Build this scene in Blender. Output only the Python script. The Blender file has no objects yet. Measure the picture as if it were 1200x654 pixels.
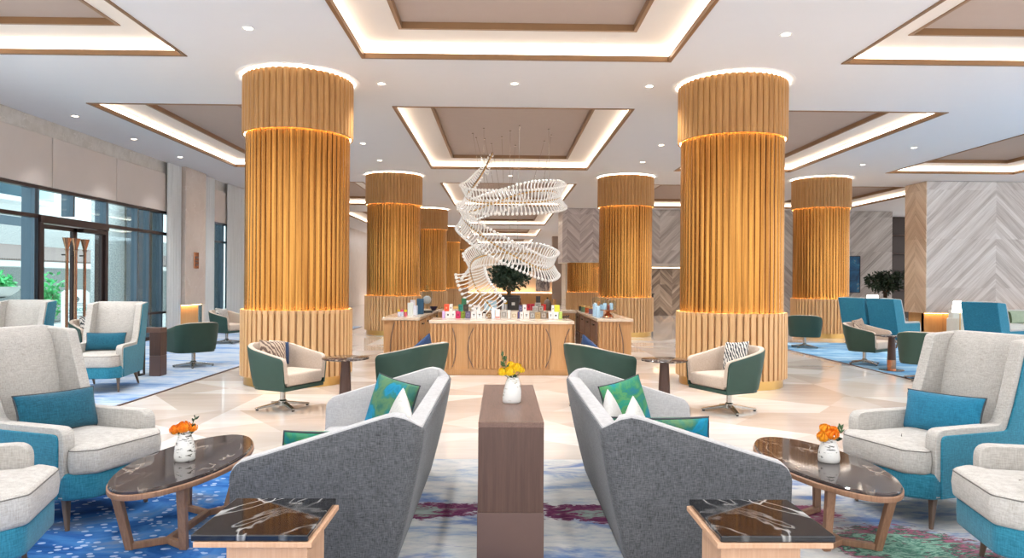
import bpy, bmesh, math, random
from mathutils import Vector, Matrix
random.seed(7)
sc = bpy.context.scene
COL = sc.collection
PI = math.pi
rad = math.radians

# ------------------------------------------------------------------ helpers
def lin(h):
    h = h.lstrip('#')
    r = []
    for i in (0, 2, 4):
        c = int(h[i:i + 2], 16) / 255.0
        r.append(c / 12.92 if c <= .04045 else ((c + .055) / 1.055) ** 2.4)
    return (r[0], r[1], r[2], 1.0)

def tag(o, label=None, cat=None, group=None, kind=None):
    if label: o['label'] = label
    if cat: o['category'] = cat
    if group: o['group'] = group
    if kind: o['kind'] = kind
    return o

def empty(name, loc=(0, 0, 0), rz=0.0):
    o = bpy.data.objects.new(name, None)
    o.empty_display_size = .1
    o.location = loc
    o.rotation_euler = (0, 0, rz)
    COL.objects.link(o)
    return o

def copy_tree(o, parent=None):
    c = o.copy()
    COL.objects.link(c)
    if parent is not None:
        c.parent = parent
    for ch in list(o.children):
        copy_tree(ch, c)
    return c

def facing(fx, fy):
    """rotation about z that turns local -Y to the direction (fx, fy)"""
    return math.atan2(fx, -fy)

class MB:
    """collects geometry, builds ONE mesh object"""
    def __init__(s):
        s.v = []; s.f = []; s.m = []; s.mi = 0
    def add(s, vs, fs):
        b = len(s.v)
        s.v.extend([tuple(p) for p in vs])
        for f in fs:
            s.f.append([b + i for i in f]); s.m.append(s.mi)
        return s
    def box(s, x0, x1, y0, y1, z0, z1):
        return s.add([(x0, y0, z0), (x1, y0, z0), (x1, y1, z0), (x0, y1, z0), (x0, y0, z1), (x1, y0, z1), (x1, y1, z1), (x0, y1, z1)],
                     [(0, 3, 2, 1), (4, 5, 6, 7), (0, 1, 5, 4), (1, 2, 6, 5), (2, 3, 7, 6), (3, 0, 4, 7)])
    def prism_x(s, poly, x0, x1):           # poly in (y, z)
        n = len(poly)
        vs = [(x0, p[0], p[1]) for p in poly] + [(x1, p[0], p[1]) for p in poly]
        fs = [list(range(n))[::-1], [n + i for i in range(n)]] + [(i, (i + 1) % n, n + (i + 1) % n, n + i) for i in range(n)]
        return s.add(vs, fs)
    def prism_z(s, poly, z0, z1):           # poly in (x, y)
        n = len(poly)
        vs = [(p[0], p[1], z0) for p in poly] + [(p[0], p[1], z1) for p in poly]
        fs = [list(range(n))[::-1], [n + i for i in range(n)]] + [(i, (i + 1) % n, n + (i + 1) % n, n + i) for i in range(n)]
        return s.add(vs, fs)
    def prism_y(s, poly, y0, y1):           # poly in (x, z)
        n = len(poly)
        vs = [(p[0], y0, p[1]) for p in poly] + [(p[0], y1, p[1]) for p in poly]
        fs = [list(range(n)), [n + i for i in range(n)][::-1]] + [(i, n + i, n + (i + 1) % n, (i + 1) % n) for i in range(n)]
        return s.add(vs, fs)
    def rings(s, rings, cap0=True, cap1=True, closed=True):
        n = len(rings[0])
        vs = [p for r in rings for p in r]
        fs = []
        for k in range(len(rings) - 1):
            for i in range(n if closed else n - 1):
                j = (i + 1) % n
                fs.append((k * n + i, k * n + j, (k + 1) * n + j, (k + 1) * n + i))
        if cap0: fs.append([i for i in range(n)][::-1])
        if cap1: fs.append([(len(rings) - 1) * n + i for i in range(n)])
        return s.add(vs, fs)
    def lathe(s, prof, n=32, cx=0, cy=0, cap0=True, cap1=True, sx=1, sy=1):
        return s.rings([[(cx + sx * r * math.cos(2 * PI * i / n), cy + sy * r * math.sin(2 * PI * i / n), z) for i in range(n)] for r, z in prof], cap0, cap1)
    def tube(s, pts, r, n=8, closed=False, rr=None):
        pts = [Vector(p) for p in pts]
        N = len(pts)
        rings = []
        for i, p in enumerate(pts):
            if closed: t = pts[(i + 1) % N] - pts[i - 1]
            else: t = pts[min(i + 1, N - 1)] - pts[max(i - 1, 0)]
            t.normalize()
            up = Vector((0, 0, 1)) if abs(t.z) < .95 else Vector((1, 0, 0))
            a = t.cross(up).normalized(); b = a.cross(t).normalized()
            q = rr[i] if rr else r
            rings.append([p + a * (q * math.cos(2 * PI * k / n)) + b * (q * math.sin(2 * PI * k / n)) for k in range(n)])
        if closed: rings.append(rings[0])
        return s.rings([[tuple(x) for x in g] for g in rings], not closed, not closed)
    def bar(s, p, q, w, h=None, up=(0, 0, 1), w2=None, h2=None):
        """square bar from p to q"""
        p = Vector(p); q = Vector(q); h = h or w; w2 = w2 or w; h2 = h2 or h
        t = (q - p).normalized(); u = Vector(up)
        if abs(t.dot(u)) > .98: u = Vector((0, 1, 0))
        a = t.cross(u).normalized(); b = a.cross(t).normalized()
        r = []
        for c, ww, hh in ((p, w, h), (q, w2, h2)):
            r.append([tuple(c + a * (sa * ww / 2) + b * (sb * hh / 2)) for sa, sb in ((-1, -1), (1, -1), (1, 1), (-1, 1))])
        return s.rings(r)
    def sphere(s, c, r, n=12, m=8, sz=1):
        rings = []
        for k in range(1, m):
            a = PI * k / m
            rings.append([(c[0] + r * math.sin(a) * math.cos(2 * PI * i / n), c[1] + r * math.sin(a) * math.sin(2 * PI * i / n), c[2] - sz * r * math.cos(a)) for i in range(n)])
        return s.rings(rings)
    def build(s, name, mat, parent=None, smooth=None, bevel=0, seg=2, loc=None, rz=None, fix=True):
        me = bpy.data.meshes.new(name)
        me.from_pydata(s.v, [], s.f)
        if fix:
            bm = bmesh.new(); bm.from_mesh(me)
            bmesh.ops.recalc_face_normals(bm, faces=bm.faces)
            bm.to_mesh(me); bm.free()
        mats = mat if isinstance(mat, (list, tuple)) else [mat]
        for m in mats: me.materials.append(m)
        if len(mats) > 1:
            for p, k in zip(me.polygons, s.m): p.material_index = k
        if smooth is not None:
            me.polygons.foreach_set('use_smooth', [True] * len(me.polygons))
            if not bevel: me.set_sharp_from_angle(angle=rad(smooth))
        o = bpy.data.objects.new(name, me)
        COL.objects.link(o)
        if parent is not None: o.parent = parent
        if bevel:
            b = o.modifiers.new('bevel', 'BEVEL'); b.width = bevel; b.segments = seg; b.limit_method = 'ANGLE'; b.angle_limit = rad(38)
            if smooth is not None:
                w = o.modifiers.new('normals', 'WEIGHTED_NORMAL'); w.keep_sharp = False
        if loc is not None: o.location = loc
        if rz is not None: o.rotation_euler = (0, 0, rz)
        return o

def circle(r, n, cx=0, cy=0, z=0):
    return [(cx + r * math.cos(2 * PI * i / n), cy + r * math.sin(2 * PI * i / n), z) for i in range(n)]

def round_poly(pts, r, seg=5):
    out = []
    n = len(pts)
    for i in range(n):
        p0 = Vector(pts[i - 1]); p = Vector(pts[i]); p1 = Vector(pts[(i + 1) % n])
        rr = r[i] if isinstance(r, (list, tuple)) else r
        a = (p0 - p); b = (p1 - p)
        d = min(rr, a.length * .48, b.length * .48)
        if d < 1e-4:
            out.append(tuple(p)); continue
        q0 = p + a.normalized() * d; q1 = p + b.normalized() * d
        for k in range(seg + 1):
            t = k / seg
            out.append(tuple(q0 * (1 - t) ** 2 + p * 2 * t * (1 - t) + q1 * t * t))
    return out

def inset_poly(poly, d):
    n = len(poly)
    area = sum(poly[i][0] * poly[(i + 1) % n][1] - poly[(i + 1) % n][0] * poly[i][1] for i in range(n))
    sg = 1 if area > 0 else -1
    out = []
    for i in range(n):
        p0 = Vector(poly[i - 1]); p = Vector(poly[i]); p1 = Vector(poly[(i + 1) % n])
        t0 = (p - p0); t1 = (p1 - p)
        t0 = t0.normalized() if t0.length > 1e-7 else t1.normalized()
        t1 = t1.normalized() if t1.length > 1e-7 else t0
        nrm = Vector((-t0.y - t1.y, t0.x + t1.x)) * sg
        if nrm.length < 1e-6: nrm = Vector((-t1.y, t1.x)) * sg
        nrm.normalize()
        out.append(tuple(p + nrm * d))
    return out

def puff(outline, z0, z1, r=.03, crown=.015, bulge=.008):
    """upholstered block over a plan outline: rounded edges, crowned top"""
    mb = MB()
    rings = []
    def ring(ins, z):
        return [(x, y, z) for x, y in inset_poly(outline, ins)]
    K = 4
    rings.append(ring(r, z0))
    for k in range(1, K + 1):
        a = PI / 2 * k / K
        rings.append(ring(r * (1 - math.sin(a)), z0 + r * (1 - math.cos(a))))
    rings.append(ring(-bulge, (z0 + z1) / 2))
    for k in range(0, K + 1):
        a = PI / 2 * k / K
        rings.append(ring(r * (1 - math.cos(a)), z1 - r + r * math.sin(a)))
    cx = sum(p[0] for p in outline) / len(outline); cy = sum(p[1] for p in outline) / len(outline)
    base = inset_poly(outline, r)
    for f, cz in ((.75, .55), (.45, .85), (.15, 1.0)):
        rings.append([(cx + (x - cx) * f, cy + (y - cy) * f, z1 + crown * cz) for x, y in base])
    mb.rings(rings)
    return mb

def pillow_mb(w, h, t, n=14, pinch=.06):
    """cushion standing in local XZ, thickness along Y, centre at origin"""
    mb = MB()
    def pt(u, v, s):
        x = w / 2 * u * (1 - pinch * (1 - v * v) * abs(u)); z = h / 2 * v * (1 - pinch * (1 - u * u) * abs(v))
        f = max(0, (1 - u ** 2) * (1 - v ** 2)) ** .42
        return (x, s * t / 2 * f, z)
    for s in (-1, 1):
        rows = []
        for j in range(n + 1):
            v = -1 + 2 * j / n
            rows.append([pt(math.sin(PI / 2 * (-1 + 2 * i / n)), math.sin(PI / 2 * v), s) for i in range(n + 1)])
        mb.rings(rows, False, False, closed=False)
    return mb
def pillow_edge(w, h, r, pinch=.06, n=10):
    pts = []
    for a, b in (((-1, -1), (1, -1)), ((1, -1), (1, 1)), ((1, 1), (-1, 1)), ((-1, 1), (-1, -1))):
        for k in range(n):
            t = k / n
            u = a[0] + (b[0] - a[0]) * t; v = a[1] + (b[1] - a[1]) * t
            pts.append((w / 2 * u * (1 - pinch * (1 - v * v) * abs(u)), 0, h / 2 * v * (1 - pinch * (1 - u * u) * abs(v))))
    return MB().tube(pts, r, 6, closed=True)

def merge_verts(o, d=1e-5):
    bm = bmesh.new(); bm.from_mesh(o.data)
    bmesh.ops.remove_doubles(bm, verts=bm.verts, dist=d)
    bmesh.ops.recalc_face_normals(bm, faces=bm.faces)
    bm.to_mesh(o.data); bm.free()
    return o

# ------------------------------------------------------------------ materials
class NT:
    def __init__(s, name):
        s.mat = bpy.data.materials.new(name); s.mat.use_nodes = True
        s.nt = s.mat.node_tree; s.n = s.nt.nodes; s.l = s.nt.links
        s.b = s.n['Principled BSDF']
        s.tc = None
    def node(s, t, **kw):
        x = s.n.new(t)
        for k, v in kw.items(): setattr(x, k, v)
        return x
    def link(s, a, b): s.l.new(a, b)
    def co(s, kind='Object'):
        if s.tc is None: s.tc = s.node('ShaderNodeTexCoord')
        return s.tc.outputs[kind]
    def mapping(s, src, scale=(1, 1, 1), rot=(0, 0, 0), loc=(0, 0, 0)):
        m = s.node('ShaderNodeMapping')
        m.inputs['Scale'].default_value = scale; m.inputs['Rotation'].default_value = rot; m.inputs['Location'].default_value = loc
        s.link(src, m.inputs['Vector']); return m.outputs[0]
    def noise(s, src, scale=5, detail=4, rough=.55, dist=0):
        n = s.node('ShaderNodeTexNoise')
        n.inputs['Scale'].default_value = scale; n.inputs['Detail'].default_value = detail
        n.inputs['Roughness'].default_value = rough; n.inputs['Distortion'].default_value = dist
        s.link(src, n.inputs['Vector']); return n.outputs['Fac']
    def math(s, op, a, b=None, c=None, clamp=False):
        m = s.node('ShaderNodeMath', operation=op, use_clamp=clamp)
        for i, x in enumerate((a, b, c)):
            if x is None: continue
            if isinstance(x, (int, float)): m.inputs[i].default_value = x
            else: s.link(x, m.inputs[i])
        return m.outputs[0]
    def ramp(s, src, stops, interp='LINEAR'):
        r = s.node('ShaderNodeValToRGB'); e = r.color_ramp; e.interpolation = interp
        while len(e.elements) < len(stops): e.elements.new(.5)
        for el, (p, c) in zip(e.elements, stops):
            el.position = p; el.color = lin(c) if isinstance(c, str) else c
        s.link(src, r.inputs['Fac']); return r.outputs['Color']
    def mix(s, fac, a, b, blend='MIX'):
        m = s.node('ShaderNodeMix', data_type='RGBA', blend_type=blend)
        for i, x in ((0, fac), (6, a), (7, b)):
            if isinstance(x, (int, float)): m.inputs[i].default_value = x
            elif isinstance(x, str): m.inputs[i].default_value = lin(x)
            elif isinstance(x, tuple): m.inputs[i].default_value = x
            else: s.link(x, m.inputs[i])
        return m.outputs[2]
    def sep(s, src):
        x = s.node('ShaderNodeSeparateXYZ'); s.link(src, x.inputs[0]); return x.outputs
    def comb(s, x=0, y=0, z=0):
        c = s.node('ShaderNodeCombineXYZ')
        for i, v in enumerate((x, y, z)):
            if isinstance(v, (int, float)): c.inputs[i].default_value = v
            else: s.link(v, c.inputs[i])
        return c.outputs[0]
    def bump(s, h, strength=.2, dist=.01):
        b = s.node('ShaderNodeBump'); b.inputs['Strength'].default_value = strength; b.inputs['Distance'].default_value = dist
        s.link(h, b.inputs['Height']); s.link(b.outputs[0], s.b.inputs['Normal'])
    def out(s, color=None, rough=.5, metal=0, spec=.5, coat=0):
        if color is not None:
            if isinstance(color, str): s.b.inputs['Base Color'].default_value = lin(color)
            else: s.link(color, s.b.inputs['Base Color'])
        s.b.inputs['Roughness'].default_value = rough; s.b.inputs['Metallic'].default_value = metal
        s.b.inputs['Specular IOR Level'].default_value = spec
        if coat: s.b.inputs['Coat Weight'].default_value = coat; s.b.inputs['Coat Roughness'].default_value = .08
        return s.mat

def plain(name, c, rough=.5, metal=0, spec=.5, var=.06, scale=6, coat=0):
    t = NT(name)
    f = t.noise(t.co(), scale, 3)
    v = t.node('ShaderNodeHueSaturation'); v.inputs['Color'].default_value = lin(c)
    t.link(t.math('MULTIPLY_ADD', f, var * 2, 1 - var), v.inputs['Value'])
    return t.out(v.outputs[0], rough, metal, spec, coat)

def wood(name, light, dark, rough=.45, grain=(30, 30, 1.2), spec=.4, coat=0):
    t = NT(name)
    a = t.noise(t.mapping(t.co(), grain), 3, 6, .65, .3)
    b = t.noise(t.mapping(t.co(), tuple(g * .25 for g in grain)), 2, 3)
    f = t.math('ADD', t.math('MULTIPLY', a, .65), t.math('MULTIPLY', b, .35))
    c = t.ramp(f, [(.32, dark), (.68, light)])
    t.bump(a, .08, .002)
    return t.out(c, rough, 0, spec, coat)

def weave(name, light, dark, scale=1.0, rough=.9, bias=.5, contrast=.22):
    t = NT(name)
    co = t.co()
    xz = t.mapping(co, (170 * scale, 170 * scale, 20 * scale))
    zx = t.mapping(co, (22 * scale, 22 * scale, 170 * scale))
    a = t.noise(xz, 1, 2, .6); b = t.noise(zx, 1, 2, .6)
    c = t.noise(t.mapping(co, (3, 3, 3)), 2, 2)
    f = t.math('ADD', t.math('MULTIPLY', t.math('ADD', a, b), .45), t.math('MULTIPLY', c, .1))
    k = t.ramp(f, [(bias - contrast, dark), (bias + contrast, light)])
    t.bump(f, .35, .004)
    m = t.out(k, rough, 0, .2)
    t.b.inputs['Sheen Weight'].default_value = .15
    return m

def leather(name, c):
    t = NT(name)
    n = t.noise(t.co(), 140, 3); big = t.noise(t.co(), 5, 3)
    v = t.node('ShaderNodeHueSaturation'); v.inputs['Color'].default_value = lin(c)
    t.link(t.math('MULTIPLY_ADD', big, .35, .82), v.inputs['Value'])
    t.bump(n, .12, .002)
    return t.out(v.outputs[0], .5, 0, .35)

def emit(name, c, strength):
    t = NT(name)
    t.b.inputs['Base Color'].default_value = lin(c)
    t.b.inputs['Emission Color'].default_value = lin(c); t.b.inputs['Emission Strength'].default_value = strength
    return t.mat

def stone_veined(name, base, vein, base2, scale=3, rough=.08, stretch=(1, 1, 1), rot=(0, 0, .5)):
    t = NT(name)
    co = t.mapping(t.co(), stretch, rot)
    a = t.noise(co, scale, 4, .5, .35)
    v = t.math('ABSOLUTE', t.math('SUBTRACT', a, .5))
    vein_f = t.ramp(v, [(0.0, (1, 1, 1, 1)), (.004, (.5, .5, .5, 1)), (.011, (0, 0, 0, 1))])
    a2 = t.noise(t.mapping(co, (1.7, .55, 1), (0, 0, .6), (5, 3, 1)), scale * 1.1, 4, .5, .3)
    v2 = t.ramp(t.math('ABSOLUTE', t.math('SUBTRACT', a2, .52)), [(0.0, (1, 1, 1, 1)), (.004, (.7, .7, .7, 1)), (.012, (0, 0, 0, 1))])
    vein_f = t.math('MAXIMUM', vein_f, v2)
    gate = t.ramp(t.noise(co, scale * 2.2, 2), [(.40, (.12, .12, .12, 1)), (.6, (.85, .85, .85, 1))])
    b = t.ramp(t.noise(co, scale * 2.2, 6, .6), [(.35, base), (.7, base2)])
    return t.out(t.mix(t.math('MULTIPLY', vein_f, gate), b, vein), rough, 0, .6)

def chevron(name, tones, half=1.0, plank=.13, axis='x', rough=.3, mirror=True, slope=1.0):
    """planks of streaked marble laid in a herringbone, running up both sides of vertical joints"""
    t = NT(name)
    x, y, z = t.sep(t.co())
    u = x if axis == 'x' else y
    if mirror:
        pp = t.math('PINGPONG', u, half)
        col = t.math('FLOOR', t.math('DIVIDE', u, half))
    else:
        pp = u; col = t.math('FLOOR', t.math('DIVIDE', u, half))
    q = t.math('SUBTRACT', z, t.math('MULTIPLY', pp, slope))
    along = t.math('ADD', z, t.math('MULTIPLY', pp, slope))
    pl = t.math('FLOOR', t.math('DIVIDE', q, plank))
    seg = t.math('FLOOR', t.math('DIVIDE', z, 1.4))
    wn = t.node('ShaderNodeTexWhiteNoise', noise_dimensions='3D')
    t.link(t.comb(pl, col, seg), wn.inputs['Vector'])
    st = t.noise(t.comb(t.math('MULTIPLY', q, 16), t.math('MULTIPLY', along, .8), t.math('MULTIPLY', pl, 3.7)), 1.0, 6, .6, .4)
    f = t.math('ADD', t.math('MULTIPLY', wn.outputs['Value'], .28), t.math('MULTIPLY', st, .75))
    c = t.ramp(f, [(.25, tones[0]), (.45, tones[1]), (.62, tones[2]), (.8, tones[3])])
    return t.out(c, rough, 0, .4)

M = {}
M['oak_upper'] = wood('oak slats', '#bb8c55', '#936433', .42)
M['oak_lower'] = wood('pale oak slats', '#d0aa7c', '#b98c5c', .45)
M['oak_counter'] = wood('counter oak', '#c79a6b', '#b0804f', .45)
M['walnut'] = wood('walnut', '#573e34', '#422c24', .42)
M['walnut_top'] = wood('brown veneer', '#75594d', '#573f35', .36, grain=(45, 3, 45))
M['leg_wood'] = wood('dark leg wood', '#7d6655', '#58463a', .45)
M['table_wood'] = wood('table bronze wood', '#a17a5e', '#7d5a45', .4)
M['pale_wood'] = wood('pale table wood', '#caa284', '#b48a6a', .45)
M['wood_panel'] = wood('golden wood panel', '#d8ab74', '#c4935a', .45)
def gold_mat():
    t = NT('polished gold slats')
    a = t.noise(t.mapping(t.co(), (14, 14, .35)), 1.5, 3)
    c = t.ramp(a, [(.3, '#8d5a26'), (.7, '#bb8440')])
    return t.out(c, .2, .8, .5)
M['gold'] = gold_mat()
M['brass'] = plain('brushed brass', '#c8a060', .3, .85, .5, .05)
M['copper'] = plain('polished copper', '#c08a6a', .2, 1, .5, .03)
M['chrome'] = plain('polished steel', '#b9b4ac', .18, 1, .5, .03)
M['bronze'] = plain('bronze metal', '#6a544e', .34, .6, .5, .06)
M['dark_metal'] = plain('dark bronze metal', '#3a302c', .35, .6)
M['black'] = plain('black lacquer', '#1c1b1e', .35)
M['ceiling'] = plain('ceiling paint', '#e9e9ec', .9, 0, .2, .01)
M['tray'] = plain('cove paint', '#ece4dc', .9, 0, .2, .01)
M['trim'] = plain('ceiling bronze trim', '#8a6848', .45, .3)
M['panel_grey'] = plain('ceiling fabric panel', '#b3a297', .8, 0, .2, .03)
M['led'] = emit('warm led', '#fff1e0', 3.6)
M['led_col'] = emit('amber led', '#ffe0b0', 95.0)
M['led_up'] = emit('collar led', '#fff6ea', 30.0)
M['led_low'] = emit('warm plinth led', '#ffd09a', 8.0)
M['lamp_on'] = emit('lamp glow', '#fff3e2', 6.0)
M['white'] = plain('white paint', '#eeedec', .5)
M['green_leather'] = leather('green leather', '#2b443a')
M['beige_fabric'] = weave('beige fabric', '#cfbdac', '#b09c8a', 1.4)
M['blue_fabric'] = weave('teal blue fabric', '#3b8ca2', '#15586c', 1.2)
M['grey_fabric'] = weave('light grey linen', '#c9c4bd', '#978f86', 1.2)
M['sofa_out'] = weave('charcoal flecked weave', '#6c6c6e', '#222224', 1.5, contrast=.2)
M['sofa_in'] = weave('pale grey weave', '#bdbab8', '#9a9695', 1.3)
M['teal_pillow'] = weave('dark teal linen', '#23657a', '#0b3646', 1.1)
M['teal_bright'] = weave('bright teal linen', '#2a7f9c', '#0f5370', 1.1)
M['welt'] = plain('grey welt', '#6f6a64', .85)
M['piping'] = plain('dark piping', '#3a3d40', .8)
M['white_pillow'] = weave('white linen', '#c6c3be', '#aeaaa4', 1.2)
M['orange_leather'] = leather('tan leather', '#a9622d')
M['sage'] = weave('sage fabric', '#c4d3bd', '#a5b89e', 1.0)
M['dark_green'] = weave('olive fabric', '#5a6b4c', '#39482f', 1.0)
M['white_fabric'] = weave('off white fabric', '#e9ebe6', '#cfd3cd', 1.0)
M['stone'] = stone_veined('beige wall stone', '#d6c8bd', '#e2d7ce', '#cdbdb1', 1.2, .35)
M['pale_stone'] = stone_veined('pale ledge stone', '#d6d0c8', '#e2ddd6', '#c5beb4', 2.5, .3)
M['counter_stone'] = stone_veined('counter marble', '#e0cdb8', '#c8ae94', '#d2b99f', 4, .15)
M['dark_marble'] = stone_veined('dark brown marble', '#2e2523', '#a89a8c', '#453a38', 1.6, .05, (1.6, .8, 1), (0, 0, 1.1))
M['black_marble'] = stone_veined('black marble', '#141314', '#c9c6c2', '#222022', 1.5, .05, (1.3, .8, 1), (0, 0, .9))
M['wall_panel'] = plain('beige upholstered wall panel', '#d0c5bd', .85, 0, .2, .04, 3)
M['wall_plain'] = plain('warm wall paint', '#d8c4ae', .8, 0, .2, .03)
M['frame'] = plain('window frame metal', '#586875', .35, .4)
M['door_frame'] = plain('dark door metal', '#3b2d2b', .35, .5)
M['chev_grey'] = chevron('grey chevron marble', ['#a79e99', '#c4bdb9', '#d8d3d0', '#e6e3e1'], 2.0, .16)
M['chev_warm'] = chevron('warm chevron marble', ['#b3997f', '#c9b096', '#d8c2aa', '#e4d2be'], .525, .15, 'y')
M['chev_far'] = chevron('pale chevron marble', ['#8d807c', '#aea29e', '#c3b8b4', '#d5ccc8'], .52, .1)
M['chev_wide'] = chevron('broad diagonal marble', ['#8d8580', '#b0a9a5', '#c6c1bd', '#d8d4d1'], 3.2, .18, 'x', .3)
M['chev_dark'] = chevron('dark chevron marble', ['#4c4038', '#7d6d5f', '#a59483', '#c6b7a6'], .55, .16)
M['vase_plain'] = plain('white ceramic', '#dad6d0', .35)
M['leaf'] = plain('leaf green', '#3f5a36', .5, 0, .4, .35, 25)
M['leaf_dark'] = plain('dark leaf green', '#2c4030', .5, 0, .4, .4, 9)
M['leaf_bright'] = plain('bright leaf green', '#4fae6a', .5, 0, .4, .3, 9)
M['stem'] = plain('stem green', '#4b6a3a', .6)
M['bark'] = plain('bark', '#6b5a48', .8, 0, .3, .2, 30)

def petal_mat(name, a, b):
    t = NT(name)
    c = t.ramp(t.noise(t.co(), 60, 2), [(.35, a), (.65, b)])
    m = t.out(c, .6, 0, .3); t.b.inputs['Subsurface Weight'].default_value = .15; t.b.inputs['Subsurface Radius'].default_value = (.01, .005, .002)
    return m
M['petal_orange'] = petal_mat('orange petals', '#f07c1c', '#f9a22e')
M['petal_amber'] = petal_mat('amber petals', '#f09a1e', '#f7b63c')
M['petal_yellow'] = petal_mat('yellow petals', '#efc117', '#f8d83a')

def vase_mat(name, seed, thr, col='#4a4638'):
    """glazed white ceramic with dark brush strokes in a band"""
    t = NT(name)
    x, y, z = t.sep(t.co())
    n = t.noise(t.mapping(t.co(), (26, 26, 105), (.25, .3, 0), (seed, seed * 2, 0)), 1, 3, .5, .6)
    band = t.noise(t.mapping(t.co(), (9, 9, 9), (0, 0, 0), (seed * 3, 0, seed)), 1, 1)
    f = t.math('MULTIPLY', t.ramp(n, [(.58, (0, 0, 0, 1)), (.61, (1, 1, 1, 1))]), t.ramp(band, [(thr, (0, 0, 0, 1)), (thr + .06, (1, 1, 1, 1))]))
    return t.out(t.mix(f, '#d8d4ce', col), .3, 0, .5)

def glass_mat(name, tint='#eef6f5', gloss=.1):
    t = NT(name)
    tr = t.node('ShaderNodeBsdfTransparent'); tr.inputs[0].default_value = lin(tint)
    gl = t.node('ShaderNodeBsdfGlossy'); gl.inputs['Roughness'].default_value = .02
    fr = t.node('ShaderNodeLayerWeight'); fr.inputs[0].default_value = .12
    mx = t.node('ShaderNodeMixShader')
    t.link(t.math('MULTIPLY', fr.outputs['Fresnel'], gloss * 4, clamp=True), mx.inputs[0]); t.link(tr.outputs[0], mx.inputs[1]); t.link(gl.outputs[0], mx.inputs[2])
    t.link(mx.outputs[0], t.n['Material Output'].inputs['Surface'])
    return t.mat
M['pane'] = glass_mat('window glass', '#e6f2f4')
M['clear'] = glass_mat('clear glass', '#eef4f6')
def rod_mat():
    t = NT('frosted glass rod')
    m = t.out('#f3f0ec', .12, 0, .7, .3)
    t.b.inputs['Emission Color'].default_value = lin('#fff6ec'); t.b.inputs['Emission Strength'].default_value = .10
    t.b.inputs['Transmission Weight'].default_value = .0
    t.b.inputs['IOR'].default_value = 1.3
    return m
M['rod'] = rod_mat()
def sheer_mat():
    t = NT('sheer curtain')
    t.out(t.ramp(t.noise(t.mapping(t.co(), (1, 30, .4)), 2, 2), [(.3, '#e9e9e7'), (.7, '#f6f6f5')]), .9, 0, .1)
    tl = t.node('ShaderNodeBsdfTranslucent'); tl.inputs[0].default_value = lin('#f2f1ee')
    mx = t.node('ShaderNodeMixShader'); mx.inputs[0].default_value = .2
    t.link(t.b.outputs[0], mx.inputs[1]); t.link(tl.outputs[0], mx.inputs[2]); t.link(mx.outputs[0], t.n['Material Output'].inputs['Surface'])
    return t.mat
M['sheer'] = sheer_mat()

def floor_mat():
    t = NT('polished beige marble floor')
    x, y, z = t.sep(t.co())
    S, T = 1.55, 1.15
    u = t.math('DIVIDE', x, S); v = t.math('DIVIDE', y, T)
    fu = t.math('FRACT', u); fv = t.math('FRACT', v)
    iu = t.math('FLOOR', u); iv = t.math('FLOOR', v)
    par = t.math('FLOORED_MODULO', t.math('ADD', iu, iv), 2)
    fu2 = t.math('ABSOLUTE', t.math('SUBTRACT', fu, par))
    tri = t.math('GREATER_THAN', fu2, fv)
    tri2 = t.math('GREATER_THAN', t.math('ADD', fu2, t.math('MULTIPLY', fv, .55)), .62)
    wn = t.node('ShaderNodeTexWhiteNoise', noise_dimensions='4D')
    t.link(t.comb(iu, iv, tri), wn.inputs['Vector']); t.link(tri2, wn.inputs['W'])
    n = t.noise(t.mapping(t.co(), (.5, 3.5, 1)), 2.0, 6, .6, .8)
    f = t.math('ADD', t.math('MULTIPLY', wn.outputs['Value'], .62), t.math('MULTIPLY', n, .4))
    c = t.ramp(f, [(.15, '#b9a79b'), (.38, '#c9baae'), (.6, '#d3c6bc'), (.85, '#e2d9d1')])
    return t.out(c, .07, 0, .55)
M['floor'] = floor_mat()

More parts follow.
